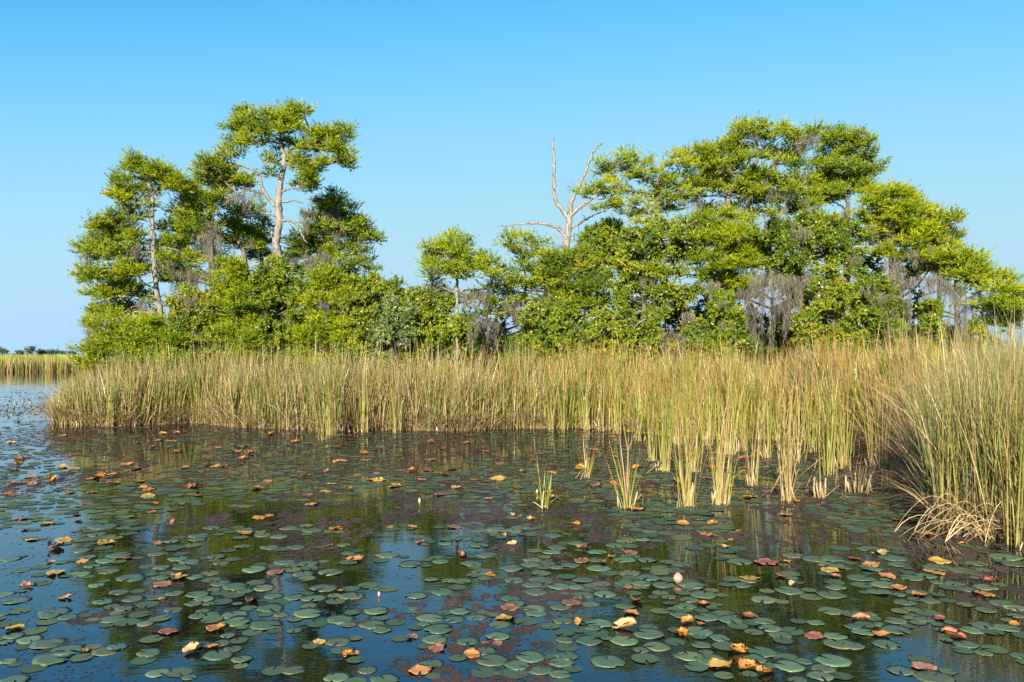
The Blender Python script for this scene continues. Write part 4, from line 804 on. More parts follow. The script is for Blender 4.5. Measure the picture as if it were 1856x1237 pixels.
CL = [
 (988, 921, 812, 'goggg', 'sparse forked green cattail standing alone farthest left in open water', 0, .05, 0, .2),
 (1063, 866, 778, 'goggog', 'small green cattail clump behind and right of the lone forked one', 1, .05, 0, .17),
 (1136, 921, 752, 'ggogosss', 'cattail clump with orange tips and pale dead stems, second in the front row', 2, .07, 1, .15),
 (1243, 918, 650, 'ggogossssogos', 'tall straw and green cattail clump, third in the front row', 4, .08, 2, .07),
 (1306, 914, 690, 'gggogosssg', 'bright green based cattail clump with stubs, fourth in the front row', 4, .08, 2, .10),
 (1427, 908, 660, 'ggsssogsso', 'straw coloured cattail clump with fallen stem, fifth in the front row', 2, .08, 3, .09),
 (1362, 880, 690, 'ossosgs', 'thin straw cattail clump behind the fourth and fifth front clumps', 2, .07, 2, .12),
 (1485, 902, 855, 's', 'cut-off bundle of pale stubs right of the fifth front clump', 7, .06, 1, .1),
 (1556, 892, 800, 'ss', 'wide row of pale stubs with one tall dead stem', 10, .12, 2, .1),
 (1503, 861, 610, 'gggggogggogo', 'lush green cattail clump in front of the right bank', 1, .08, 1, .08),
 (1526, 850, 630, 'ggogggosgo', 'green cattail clump touching the lush one on its right', 2, .08, 1, .08),
 (1615, 888, 790, 'gogs', 'short green cattail with orange tip beside the nearest sawgrass tussock', 5, .07, 1, .1),
 (1204, 854, 668, 'ggoggsgog', 'green cattail clump behind the third front clump, on its left', 2, .08, 1, .1),
 (1258, 856, 660, 'gogogsgo', 'yellow-green cattail clump peeping from behind the third front clump', 2, .08, 1, .09),
 (1183, 836, 672, 'gogog', 'thin green cattail left of the clump behind the third', 0, .05, 0, .07),
 (1318, 824, 650, 'gogsosgs', 'orange-tipped cattail clump behind the fourth front clump', 3, .1, 1, .09),
 (1345, 818, 652, 'gossgog', 'cattail clump with spread stems in the second row, right of the orange-tipped one', 3, .1, 1, .12),
 (1388, 830, 640, 'gggogs', 'green cattail clump in the second row below the dark hollow', 2, .07, 1, .07),
 (1421, 832, 630, 'osssgog', 'straw cattail clump in the second row right of the green one', 3, .09, 2, .09),
 (1448, 838, 640, 'sgoss', 'dead-leaved cattail clump behind the fifth front clump', 3, .09, 2, .12),
 (1585, 846, 640, 'sgosg', 'thin cattail clump against the right bank', 3, .08, 1, .07),
 (1602, 848, 640, 'gosso', 'yellow-stemmed cattail at the mouth of the shaded inlet', 3, .07, 1, .07),
 (1468, 820, 622, 'ggogog', 'cattail clump at the edge of the right reeds', 2, .08, 1, .07),
 (1160, 800, 640, 'ggogso', 'cattail clump where the middle reeds begin to thin', 1, .1, 1, .08),
 (1226, 806, 640, 'gogogs', 'cattail clump in the second row above the third front clump', 1, .1, 1, .08),
 (1286, 808, 634, 'gogsog', 'cattail clump in the back row left of the orange-tipped one', 2, .1, 1, .08),
 (1118, 786, 640, 'gogog', 'cattail clump at the waterline above the small green one', 1, .08, 1, .07),
 (1092, 782, 640, 'gogos', 'cattail at the waterline second left of the thinning reeds', 1, .08, 1, .07),
 (1064, 780, 640, 'ggog', 'green cattail at the waterline above the lone forked one', 1, .08, 0, .06),
 (1022, 779, 636, 'ggogo', 'yellow-green cattail at the waterline third left of the thinning reeds', 1, .08, 0, .06),
 (998, 779, 632, 'gogo', 'cattail at the waterline where straw gives way to green', 0, .08, 0, .06),
 (584, 799, 700, 'ggog', 'short lime green cattail standing proud of the left sawgrass', 0, .08, 0, .06),
 (601, 789, 640, 'gggogg', 'tall lime green cattail in front of the left sawgrass', 0, .09, 0, .05),
 (659, 784, 620, 'googo', 'orange-topped cattail in the left sawgrass', 0, .08, 0, .05),
 (718, 785, 660, 'ggog', 'yellow-green cattail at the waterline below the pale grey-green bush', 0, .07, 0, .05),
 (358, 768, 628, 'ggogog', 'yellow-based cattail at the indent of the left waterline', 0, .09, 0, .05),
 (442, 776, 645, 'ggo', 'thin cattail right of the waterline indent', 0, .07, 0, .05),
 (197, 774, 660, 'gog', 'thin green cattail near the left tip of the sawgrass', 0, .07, 0, .05),
 (120, 770, 690, 'goggo', 'yellowish reed tuft at the very left tip of the bank', 0, .15, 0, .1),
 (1848, 992, 590, 'gggggogg', 'bright green cattail close by at the right edge of the picture', 0, .09, 0, .05),
 (1838, 975, 575, 'gggoggg', 'tall green cattail just behind the close one at the right edge', 0, .12, 0, .06),
]
for c in CL: clump(*c)
SH = []
_q = np.random.default_rng(5)
while len(SH) < 26:
    sx, sy = _q.uniform(1010, 1600), _q.uniform(795, 900)
    if sy > 900 - abs(sx - 1450) * .25 or any(abs(sx - c[0]) < 14 and abs(sy - c[1]) < 14 for c in CL): continue
    SH.append((sx, sy))
SH.sort()
NTH = 'leftmost,second,third,fourth,fifth,sixth,seventh,eighth,ninth,tenth,eleventh,twelfth,thirteenth,fourteenth,fifteenth,sixteenth,seventeenth,eighteenth,nineteenth,twentieth,twenty-first,twenty-second,twenty-third,twenty-fourth,twenty-fifth,rightmost'.split(',')
for (sx, sy), nth in zip(SH, NTH):
    b = W(sx, sy); root = empty('reed_shoot', (b[0], b[1], 0)); tag(root, 'thin lone reed shoot between the cattail clumps, %s from left' % nth if 'most' not in nth else 'thin lone reed shoot between the cattail clumps, %s one' % nth, 'reed', 'lone reed shoots between the clumps')
    for _ in range(random.choice((1, 2, 2, 3))):
        o = obj('blade', random.choice(BL[random.choice('gosobs')]), root); hh = random.uniform(.5, 1.7)
        o.scale = (hh, 1.1, hh); o.location = (random.gauss(0, .04), random.gauss(0, .04), -.04); o.rotation_euler = (random.gauss(0, .15), abs(random.gauss(0, .22)), random.uniform(0, 6.28))
# arching dead blades at the foot of the nearest tussock: one fan
def arch_fan():
    b = W(1748, 970); root = empty('dead_grass_fan', (b[0], b[1], 0)); tag(root, 'fan of bleached dead blades arching over the foot of the nearest tussock', 'dead grass')
    for i in range(26):
        a0 = R.uniform(-.45, .55); span = R.uniform(.35, 1.15); hgt = R.uniform(.10, .5); sgn = R.choice((-1, 1))
        pts = []
        for t in np.linspace(0, 1, 9):
            pts.append((a0 + sgn * span * (t - .5), R.normal(0, .004) - .12 + .3 * R.random() * 0 + (i % 9) * .07 - .25, max(-.02, hgt * 4 * t * (1 - t) * (1.15 - .3 * t))))
        v, q, t3 = tube(np.array(pts), np.linspace(.0055, .002, 9), 5, .05)
        c = np.array([STRAW[i % 4] * 1.15 + .04]) * np.ones((len(v), 1))
        obj('blade', mesh('blade', v, [q, t3], M['reed'], {'c': c}), root)
arch_fan()

# ------------------------------------------------------------------ lily pads
def pad_disc(seed, n=22, rings=3, wav=.02, notch=.16, dome=.03, thick=.012):
    r = np.random.default_rng(seed)
    ang = np.linspace(notch, 2 * np.pi - notch, n)
    ph = r.uniform(0, 6.28, 3)
    edge = 1 + .025 * np.sin(2 * ang + ph[0]) + .02 * np.sin(5 * ang + ph[1]) + r.normal(0, .008, n)
    edge[0] *= .97; edge[-1] *= .97
    for _ in range(r.integers(0, 3)): edge[r.integers(3, n - 3)] *= r.uniform(.80, .93)
    lift = np.clip(np.sin(ang + r.uniform(0, 6.28)) - r.uniform(.6, 1.1), 0, 1) * r.uniform(0, .3)
    V = [(0.06, 0, dome * .3)]
    for k in range(1, rings + 1):
        f = k / rings
        z = .6 * dome * (f - f * f) + lift * f ** 4 + wav * f ** 3 * np.sin(3 * ang + ph[2]) + (.012 * r.normal(0, 1, n) if k == rings else 0)
        for i in range(n): V.append((edge[i] * f * math.cos(ang[i]), edge[i] * f * math.sin(ang[i]), z[i] if np.ndim(z) else z))
    T, Q = [], []
    for i in range(n - 1): T.append((0, 1 + i, 2 + i))
    for k in range(rings - 1):
        for i in range(n - 1):
            a = 1 + k * n + i; Q.append((a, a + n, a + n + 1, a + 1))
    # a thin skirt so the leaf has an edge
    o0 = 1 + (rings - 1) * n; m = len(V)
    for i in range(n): x, y, z = V[o0 + i]; V.append((x * .985, y * .985, z - thick))
    for i in range(n - 1): Q.append((o0 + i, m + i, m + i + 1, o0 + i + 1))
    return np.array(V), [np.array(Q), np.array(T)]
def curled(seed, curl, fold, ruffle, n=24, rings=4, lop=0.0):
    """withering pad: rim rolled up, ruffled, partly folded over"""
    r = np.random.default_rng(seed)
    V, Fc = pad_disc(seed, n, rings, 0, .14, .0, .02)
    rad = np.hypot(V[:, 0], V[:, 1]); a = np.arctan2(V[:, 1], V[:, 0]); ph = r.uniform(0, 6.28, 4)
    amp = curl * (.45 + .55 * np.sin(a + ph[0]) + .35 * np.sin(3 * a + ph[1]))
    amp = np.clip(amp, -.02, None)
    z = V[:, 2] + amp * np.clip(rad - .35, 0, 1) ** 1.5 * 1.6 + ruffle * rad ** 3 * np.sin(7 * a + ph[2]) + ruffle * .6 * rad ** 2 * r.normal(0, .5, len(V))
    pull = 1 - .35 * np.clip(amp, 0, 1) * rad ** 2
    x, y = V[:, 0] * pull, V[:, 1] * pull
    if fold:
        # fold along an axis like a taco
        th = r.uniform(0, np.pi); u = x * math.cos(th) + y * math.sin(th); w = -x * math.sin(th) + y * math.cos(th)
        z = z + fold * np.abs(u) ** 1.3; u = u * (1 - .42 * fold * np.abs(u)); x = u * math.cos(th) - w * math.sin(th); y = u * math.sin(th) + w * math.cos(th)
        z = z + lop * w
    z -= np.percentile(z, 8)
    return np.stack([x, y, z], -1), Fc
def padmeshes(name, gen, mats, k):
    out = []
    for i in range(k):
        v, f = gen(i); me = mesh(name, v, f, mats[i % len(mats)], smooth=True); out.append(me)
    return out
GP = padmeshes('lily_pad', lambda i: pad_disc(i + 1), [M['pad'], M['pad'], M['pad'], M['pad_rim']], 20)
def curlset(mat, s0): return {'flat': [mesh('curled_pad', *curled(s0 + i, .22, 0, .05), M[mat], smooth=True) for i in range(3)],
                              'cup': [mesh('curled_pad', *curled(s0 + 10 + i, .55, .25, .07), M[mat], smooth=True) for i in range(3)],
                              'fold': [mesh('folded_pad', *curled(s0 + 20 + i, .4, .95, .08, lop=.3), M[mat], smooth=True) for i in range(3)],
                              'lump': [mesh('crumpled_pad', *curled(s0 + 30 + i, .9, .8, .18, lop=.15), M[mat], smooth=True) for i in range(3)]}
CUR = {m: curlset('pad_' + m, 100 * i) for i, m in enumerate(('yellow', 'orange', 'brown', 'red', 'pink', 'pale'))}

OFF = {'A': (0, 820), 'B': (600, 820), 'C': (1216, 820)}
def crop_px(c, x, y): return OFF[c][0] + x / 2.9, OFF[c][1] + y / 2.9
GREENS = {'A': [(545,390,170),(513,433,105),(1115,398,95),(1520,398,110),(1645,410,120),(1285,408,100),(1470,445,100),(1385,435,100),(1050,440,120),(1040,460,100),(900,470,90),(835,533,110),(630,540,140),(465,553,95),(560,572,110),(430,515,110),(940,560,110),(1000,575,110),(490,600,100),(575,625,120),(960,607,100),(850,607,90),(1140,550,100),(1165,583,90),(1500,578,120),(1620,585,120),(1340,615,135),(1595,640,120),(1740,630,140),(690,662,150),(850,660,100),(1110,635,100),(1030,655,100),(1160,690,110),(1240,708,140),(1390,713,120),(510,700,90),(1290,730,90),(1705,715,145),(1830,755,110),(1650,768,130),(1550,765,110),(1440,760,100),(630,735,110),(700,770,115),(920,742,100),(1040,748,130),(1075,770,110),(830,762,110),(545,787,110),(655,822,95),(915,828,105),(1020,795,100),(1100,798,70),(1420,822,150),(1235,855,150),(1110,855,110),(1040,862,100),(1620,848,165),(1480,855,80),(595,877,150),(1245,892,160),(1400,910,170),(765,900,95),(1790,880,150),(1550,937,90),(1200,965,85),(1780,995,140),(290,840,150),(260,860,110),(360,870,100),(160,985,130),(255,1005,180),(360,1040,170),(280,1085,200),(555,1045,150),(620,1022,110),(785,1055,125),(1060,1015,110),(1165,1003,100),(1150,1065,160),(1230,1035,100),(1275,1090,110),(1545,1145,130),(835,1160,130),(1770,1185,140),(75,1200,150),(45,1098,90),(75,965,105),(20,855,55),(90,780,140),(30,745,100),(120,620,100),(1000,1185,80),(35,1000,80),(420,640,120),(60,562,100),(330,580,70),(1560,500,100),(1420,500,110),(1810,488,80),(1830,532,80)],
 'B': [(35,630,75),(110,755,140),(585,733,130),(450,755,125),(240,835,135),(220,905,145),(60,880,120),(270,935,110),(570,930,155),(525,870,155),(655,880,110),(490,903,80),(680,838,115),(765,868,110),(545,982,150),(720,995,130),(880,968,130),(190,1145,110),(45,1183,115),(285,1197,160),(530,1113,125),(850,1092,180),(810,1045,130),(980,1120,150),(1050,1075,165),(1105,1145,150),(1240,1070,135),(1210,1105,145),(1455,1100,185),(1230,985,110),(1355,990,150),(1540,990,160),(1670,955,170),(1715,1020,145),(1630,1040,90),(1410,900,150),(1375,925,90),(1220,885,125),(1670,918,100),(945,770,120),(970,795,110),(1070,820,130),(1080,845,130),(1210,815,120),(1080,735,130),(1320,750,130),(1440,745,130),(1200,705,130),(1290,710,90),(1110,670,145),(965,672,115),(1060,697,120),(1325,672,115),(1425,690,110),(1540,685,110),(1630,690,120),(1670,660,130),(1570,635,130),(1750,697,130),(1660,567,105),(1545,567,120),(1735,610,120),(1840,590,100),(1410,610,130),(1260,595,100),(1055,565,110),(1050,590,110),(1190,607,80),(950,610,130),(800,625,130),(740,585,120),(580,575,100),(420,590,130),(300,540,140),(820,540,120),(780,490,110),(700,455,105),(600,480,85),(780,410,110),(860,405,120),(950,415,130),(1000,395,110),(1170,437,100),(1160,525,110),(1300,480,110),(1550,460,130),(1490,490,110),(1640,460,90),(1400,525,110),(1390,565,90),(1190,500,110),(620,675,90),(530,670,80),(1830,810,60),(1830,850,110),(1775,762,85),(1545,810,110),(1830,1070,70),(230,718,60),(435,822,60),(880,1162,55),(1205,1165,120)],
 'C': [(90,685,140),(110,700,150),(170,750,150),(100,775,110),(80,810,120),(60,860,120),(190,868,140),(280,850,140),(310,880,130),(490,888,125),(520,927,130),(575,960,125),(140,940,165),(255,977,120),(160,1015,110),(95,1070,155),(210,1090,170),(480,1050,165),(440,1088,130),(610,1080,155),(850,1093,195),(700,1100,100),(620,1125,170),(800,1135,130),(785,1175,145),(665,1200,110),(1205,1150,135),(1380,1180,210),(1550,1010,130),(1130,1010,150),(1180,935,150),(1095,905,80),(1180,885,130),(1010,945,120),(860,968,130),(880,1005,170),(960,1018,120),(760,897,95),(955,918,100),(840,832,145),(1270,860,90),(1330,880,100),(620,727,160),(485,773,140),(845,748,160),(865,710,115),(375,700,105),(410,672,110),(630,660,80),(760,560,150),(850,560,140),(840,590,130),(1060,510,180),(1160,555,150),(1190,590,110),(890,600,120),(1000,660,150),(1050,610,120),(1095,735,130),(1120,695,150),(1290,735,120),(1230,790,120),(1395,685,80),(1490,690,110),(1560,720,110),(1650,710,140),(1400,605,160),(1530,620,140),(1600,585,120),(1260,660,130),(1340,650,120),(1260,822,90),(1360,780,110),(1200,750,80),(1650,830,110),(1800,815,130),(1580,935,130),(1640,910,140),(1760,925,140),(1640,1055,100),(1830,1070,100),(1810,860,90),(1745,795,150),(1045,850,70),(1750,550,180),(1800,590,120),(360,575,140),(640,540,120)]}
PADS = []   # (x, y, radius) of every pad, so later ones can keep clear
def zone(px, py):
    lr = 'left' if px < 500 else 'left of centre' if px < 880 else 'right of centre' if px < 1300 else 'right'
    nf = 'nearest the viewer' if py > 1130 else 'in the near water' if py > 1050 else 'in mid water' if py > 970 else 'in farther water'
    return lr, nf
cnt = 0; GO = []
for c in 'ABC':
    for (x, y, w) in GREENS[c]:
        px, py = crop_px(c, x, y); p = W(px, py); r = (w / 2.9) / FPX * p[1] / 2
        o = obj('lily_pad', GP[cnt % len(GP)]); cnt += 1
        o.location = (p[0], p[1], .0025 + .0012 * (cnt % 4)); o.scale = (r, r * random.uniform(.92, 1.06), r)
        o.rotation_euler = (random.gauss(0, .01), random.gauss(0, .01), random.uniform(0, 6.28))
        GO.append((o, px, py, w))
        PADS.append((p[0], p[1], r))
print('green pads', cnt)
# withered pads: crop, x, y, width, colour, form
DRY = {'A': [(290,505,95,'pink','lump'),(825,490,55,'pink','lump'),(300,640,115,'yellow','cup'),(140,710,65,'pink','lump'),(265,578,50,'orange','cup'),(168,462,65,'yellow','flat'),(18,312,42,'yellow','cup'),(250,375,85,'yellow','flat'),(110,350,75,'brown','flat'),(135,408,50,'brown','cup'),(400,330,50,'red','flat'),(415,362,55,'red','cup'),(360,215,60,'pink','cup'),(65,228,90,'brown','cup'),(485,210,60,'red','flat'),(460,270,70,'brown','flat'),(895,373,60,'red','fold'),(800,315,55,'red','flat'),(815,270,40,'red','cup'),(955,275,40,'brown','cup'),(785,198,70,'orange','flat'),(780,232,80,'yellow','flat'),(1040,228,50,'red','flat'),(1285,430,100,'orange','cup'),(1360,347,70,'orange','flat'),(1415,335,50,'orange','flat'),(1765,405,85,'orange','cup'),(1620,225,65,'brown','flat'),(1715,208,60,'yellow','flat'),(1640,275,80,'orange','flat'),(560,480,100,'yellow','cup'),(340,465,90,'yellow','flat'),(655,557,80,'brown','flat'),(435,577,70,'orange','flat'),(940,660,110,'yellow','cup'),(345,767,80,'orange','cup'),(855,697,100,'brown','flat'),(1325,785,90,'orange','fold'),(80,930,110,'yellow','cup'),(1135,930,120,'orange','cup'),(885,945,115,'red','flat'),(1010,1050,100,'pale','lump'),(445,1048,60,'orange','cup'),(1120,1025,60,'orange','cup'),(1680,1000,70,'yellow','flat'),(1830,1070,60,'orange','lump'),(1730,495,50,'red','cup'),(1450,633,90,'brown','flat'),(1840,567,40,'orange','fold'),(570,133,50,'red','flat'),(675,62,60,'orange','flat'),(970,83,60,'brown','cup'),(385,38,40,'orange','cup'),(1240,505,30,'brown','cup'),(855,780,40,'orange','fold')],
 'B': [(690,545,70,'orange','lump'),(135,565,95,'orange','cup'),(955,490,60,'pale','lump'),(960,336,50,'pale','lump'),(992,342,36,'pale','lump'),(1050,355,45,'pale','lump'),(1290,383,60,'orange','lump'),(425,395,65,'orange','cup'),(310,398,45,'brown','cup'),(30,405,70,'orange','cup'),(650,395,80,'brown','flat'),(910,440,35,'pink','lump'),(1320,505,65,'pink','fold'),(1575,530,80,'red','flat'),(1470,550,40,'orange','cup'),(1430,580,60,'brown','fold'),(845,655,60,'orange','fold'),(1560,718,70,'brown','cup'),(1265,795,110,'brown','flat'),(1605,785,90,'orange','fold'),(1570,848,95,'orange','cup'),(1300,897,60,'orange','fold'),(940,820,105,'brown','flat'),(920,880,120,'yellow','cup'),(425,975,75,'brown','cup'),(560,1035,100,'brown','cup'),(815,1008,50,'brown','cup'),(875,1010,62,'brown','cup'),(740,1070,105,'orange','cup'),(470,1150,125,'orange','flat'),(105,1065,100,'orange','cup'),(1545,925,130,'pale','fold'),(1840,960,50,'yellow','lump'),(830,245,50,'orange','flat'),(580,222,90,'brown','flat'),(1170,240,45,'pale','lump'),(1140,210,60,'yellow','flat'),(1600,298,90,'orange','flat'),(1835,380,50,'orange','cup'),(1205,425,40,'red','cup'),(470,475,60,'red','cup'),(50,730,40,'orange','flat'),(105,195,35,'pink','lump'),(880,140,90,'yellow','flat'),(1000,435,30,'red','cup'),(1320,572,90,'brown','flat'),(240,90,40,'red','cup'),(240,112,45,'red','flat'),(345,125,30,'red','cup'),(480,145,45,'orange','flat'),(885,60,55,'brown','flat')],
 'C': [(60,378,85,'orange','cup'),(220,375,75,'orange','cup'),(150,360,40,'pale','cup'),(185,432,110,'orange','flat'),(355,420,30,'brown','lump'),(415,665,110,'yellow','flat'),(580,655,75,'red','cup'),(500,580,130,'red','flat'),(600,578,70,'orange','cup'),(640,695,50,'pale','fold'),(860,652,60,'pink','cup'),(835,622,100,'yellow','flat'),(1095,535,90,'pale','fold'),(965,560,65,'red','flat'),(1130,655,95,'pink','cup'),(1050,593,100,'orange','flat'),(1380,635,110,'orange','flat'),(1410,575,120,'yellow','flat'),(1335,430,120,'orange','flat'),(1530,482,28,'orange','fold'),(1665,677,65,'red','lump'),(1645,748,110,'orange','flat'),(1305,752,90,'orange','cup'),(1195,712,90,'orange','flat'),(1415,875,70,'red','cup'),(995,880,85,'pink','fold'),(1105,962,110,'orange','cup'),(1485,968,110,'red','fold'),(1330,1132,130,'pink','flat'),(750,968,100,'red','flat'),(355,1050,110,'orange','lump'),(265,1125,150,'yellow','cup'),(400,1137,110,'orange','lump'),(495,1162,95,'orange','fold'),(90,895,80,'orange','lump'),(155,905,50,'orange','cup'),(65,960,90,'orange','lump'),(175,800,80,'orange','cup'),(410,865,90,'brown','cup'),(420,235,90,'orange','flat'),(665,262,30,'orange','lump'),(1180,355,50,'red','flat'),(315,467,30,'yellow','fold'),(285,500,60,'pale','cup'),(600,330,60,'orange','flat'),(1800,905,60,'orange','cup')]}
WORD = {'flat': 'flat', 'cup': 'curled', 'fold': 'folded', 'lump': 'crumpled'}
HUE = {'yellow': 'yellow', 'orange': 'orange', 'brown': 'brown', 'red': 'red', 'pink': 'pinkish', 'pale': 'pale tan'}
dry = []
for c in 'ABC':
    for (x, y, w, hue, form) in DRY[c]:
        px, py = crop_px(c, x, y); dry.append((px, py, w / 2.9, hue, form))
# further off: many small withered pads, mostly red and brown
_r = np.random.default_rng(21)
while len(dry) < 265:
    py = 786 + 100 * _r.random() ** 1.3; px = _r.uniform(10, 1640)
    if px < 110 and py < 800: continue
    p = W(px, py)
    if inside(np.array([p[0]]), np.array([p[1]]))[0]: continue
    dry.append((px, py, _r.uniform(.16, .28) / p[1] * FPX, ['red', 'brown', 'orange', 'orange', 'yellow', 'orange', 'brown'][_r.integers(7)], ['cup', 'flat', 'lump', 'cup'][_r.integers(4)]))
ORD = ['leftmost', 'second from left', 'third from left', 'fourth from left', 'fifth from left', 'sixth from left', 'seventh from left', 'eighth from left', 'ninth from left', 'tenth from left', 'eleventh from left', 'twelfth from left', 'thirteenth from left', 'fourteenth from left', 'fifteenth from left', 'sixteenth from left']
def band(py): return 'along the bottom edge' if py > 1150 else 'in the near water' if py > 1060 else 'in the middle water' if py > 975 else 'beside the front cattails' if py > 890 else 'behind the front cattails' if py > 835 else 'near the far waterline'
cells = {}; REF = []
for q in dry: cells.setdefault((q[3], q[4], band(q[1])), []).append(q)
for key, qs in cells.items():
    qs.sort(key=lambda q: q[0])
    for i, (px, py, w, hue, form) in enumerate(qs):
        p = W(px, py); r = w / FPX * p[1] / 2
        o = obj('withered_lily_pad', CUR[hue][form][int(px) % 3])
        zs = {'flat': .8, 'cup': .55, 'fold': .5, 'lump': .6}[form]
        k = 1.12 if form in ('fold', 'lump') else 1.0
        o.location = (p[0], p[1], .007); o.scale = (r * k, r * k, r * k * zs); o.rotation_euler = (random.gauss(0, .04), random.gauss(0, .04), random.uniform(0, 6.28))
        which = 'only one' if len(qs) == 1 else ORD[min(i, 15)]
        REF.append((px, py, '%s %s pad %s' % (HUE[hue], WORD[form], band(py)) if len(qs) == 1 else '%s %s pad %s %s' % (HUE[hue], WORD[form], which, band(py))))
        lab = '%s %s lily pad %s' % (HUE[hue], WORD[form], band(py)) + ('' if len(qs) == 1 else ', %s of its kind there' % which)
        tag(o, lab, 'lily pad', 'withered lily pads on the water')
        PADS.append((p[0], p[1], r))
# each green pad is named by the withered pad it lies beside, else by its place in its quarter of the water
used = set(); rest = {}
for o, px, py, w in GO:
    best = sorted(REF, key=lambda q: math.hypot(q[0] - px, (q[1] - py) * 2.5))[:4]; lab = None
    for qx, qy, ql in best:
        dx, dy = px - qx, (py - qy) * 2.5
        if math.hypot(dx, dy) > 150: continue
        rel = ('right of' if dx > 0 else 'left of') if abs(dx) > abs(dy) else ('in front of' if dy > 0 else 'behind')
        t = 'green lily pad %s the %s' % (rel, ql)
        if t not in used and len(t.replace('-', ' ').split()) <= 16: lab = t; break
    tag(o, None, 'lily pad', 'green lily pads floating on the near water')
    if lab: used.add(lab); o['label'] = lab
    else: rest.setdefault(zone(px, py), []).append((px, o, w))
for (lr, nf), qs in rest.items():
    qs.sort(key=lambda q: q[0])
    for i, (px, o, w) in enumerate(qs): o['label'] = '%s green lily pad %s %s, %s' % ('broad' if w > 125 else 'smaller', lr, nf, ORD[min(i, 15)])
# buds
def bud(px, py, hpx, mat, label, round_=False, stalk=.0):
    b = W(px, py); h = hpx / FPX * b[1]
    root = empty('lily_bud', (b[0], b[1], 0)); tag(root, label, 'water lily')
    if stalk:
        v, q, t = tube(np.array([[0, 0, -.04], [.004, 0, stalk * .5], [0, 0, stalk]]), [.006, .006, .006], 6, .02); obj('stalk', mesh('stalk', v, [q, t], M['bud_stem'], {'t': np.full(len(v), .5)}, smooth=True), root)
    n = 7; wdt = h * (.46 if round_ else .26)
    for k in range(n):
        a0 = 2 * math.pi * k / n + (k % 2) * .1; V = []
        for i in range(7):
            t = i / 6; rr = wdt * math.sin(math.pi * min(1, .08 + t * .9)) ** .8 * (1 + .06 * (k % 2))
            for s in (-1, 0, 1):
                a = a0 + s * .52; q = rr * (1 if s == 0 else .985)
                V.append((q * math.cos(a), q * math.sin(a), stalk + h * t))
        F = [[3 * i + j, 3 * i + j + 1, 3 * i + j + 4, 3 * i + j + 3] for i in range(6) for j in range(2)]
        obj('petal', mesh('petal', V, np.array(F), M[mat], {'t': np.full(len(V), R.random())}, smooth=True), root)
bud(600 + 465 / 2.9, 820 + 285 / 2.9, 9, 'bud_yellow', 'closed pale yellow lily bud standing above pads left of centre', False, .05)
bud(600 + 1083 / 2.9, 820 + 222 / 2.9, 7, 'bud_yellow', 'small yellow lily bud beside the lone forked cattail', False, .02)
bud(1229, 1057, 19, 'bud_pink', 'round pink lily bud resting on the water among pads', True, 0)
bud(687, 820 + 760 / 2.9, 10, 'bud_pink', 'tiny pinkish lily bud in the open blue patch', False, .0)

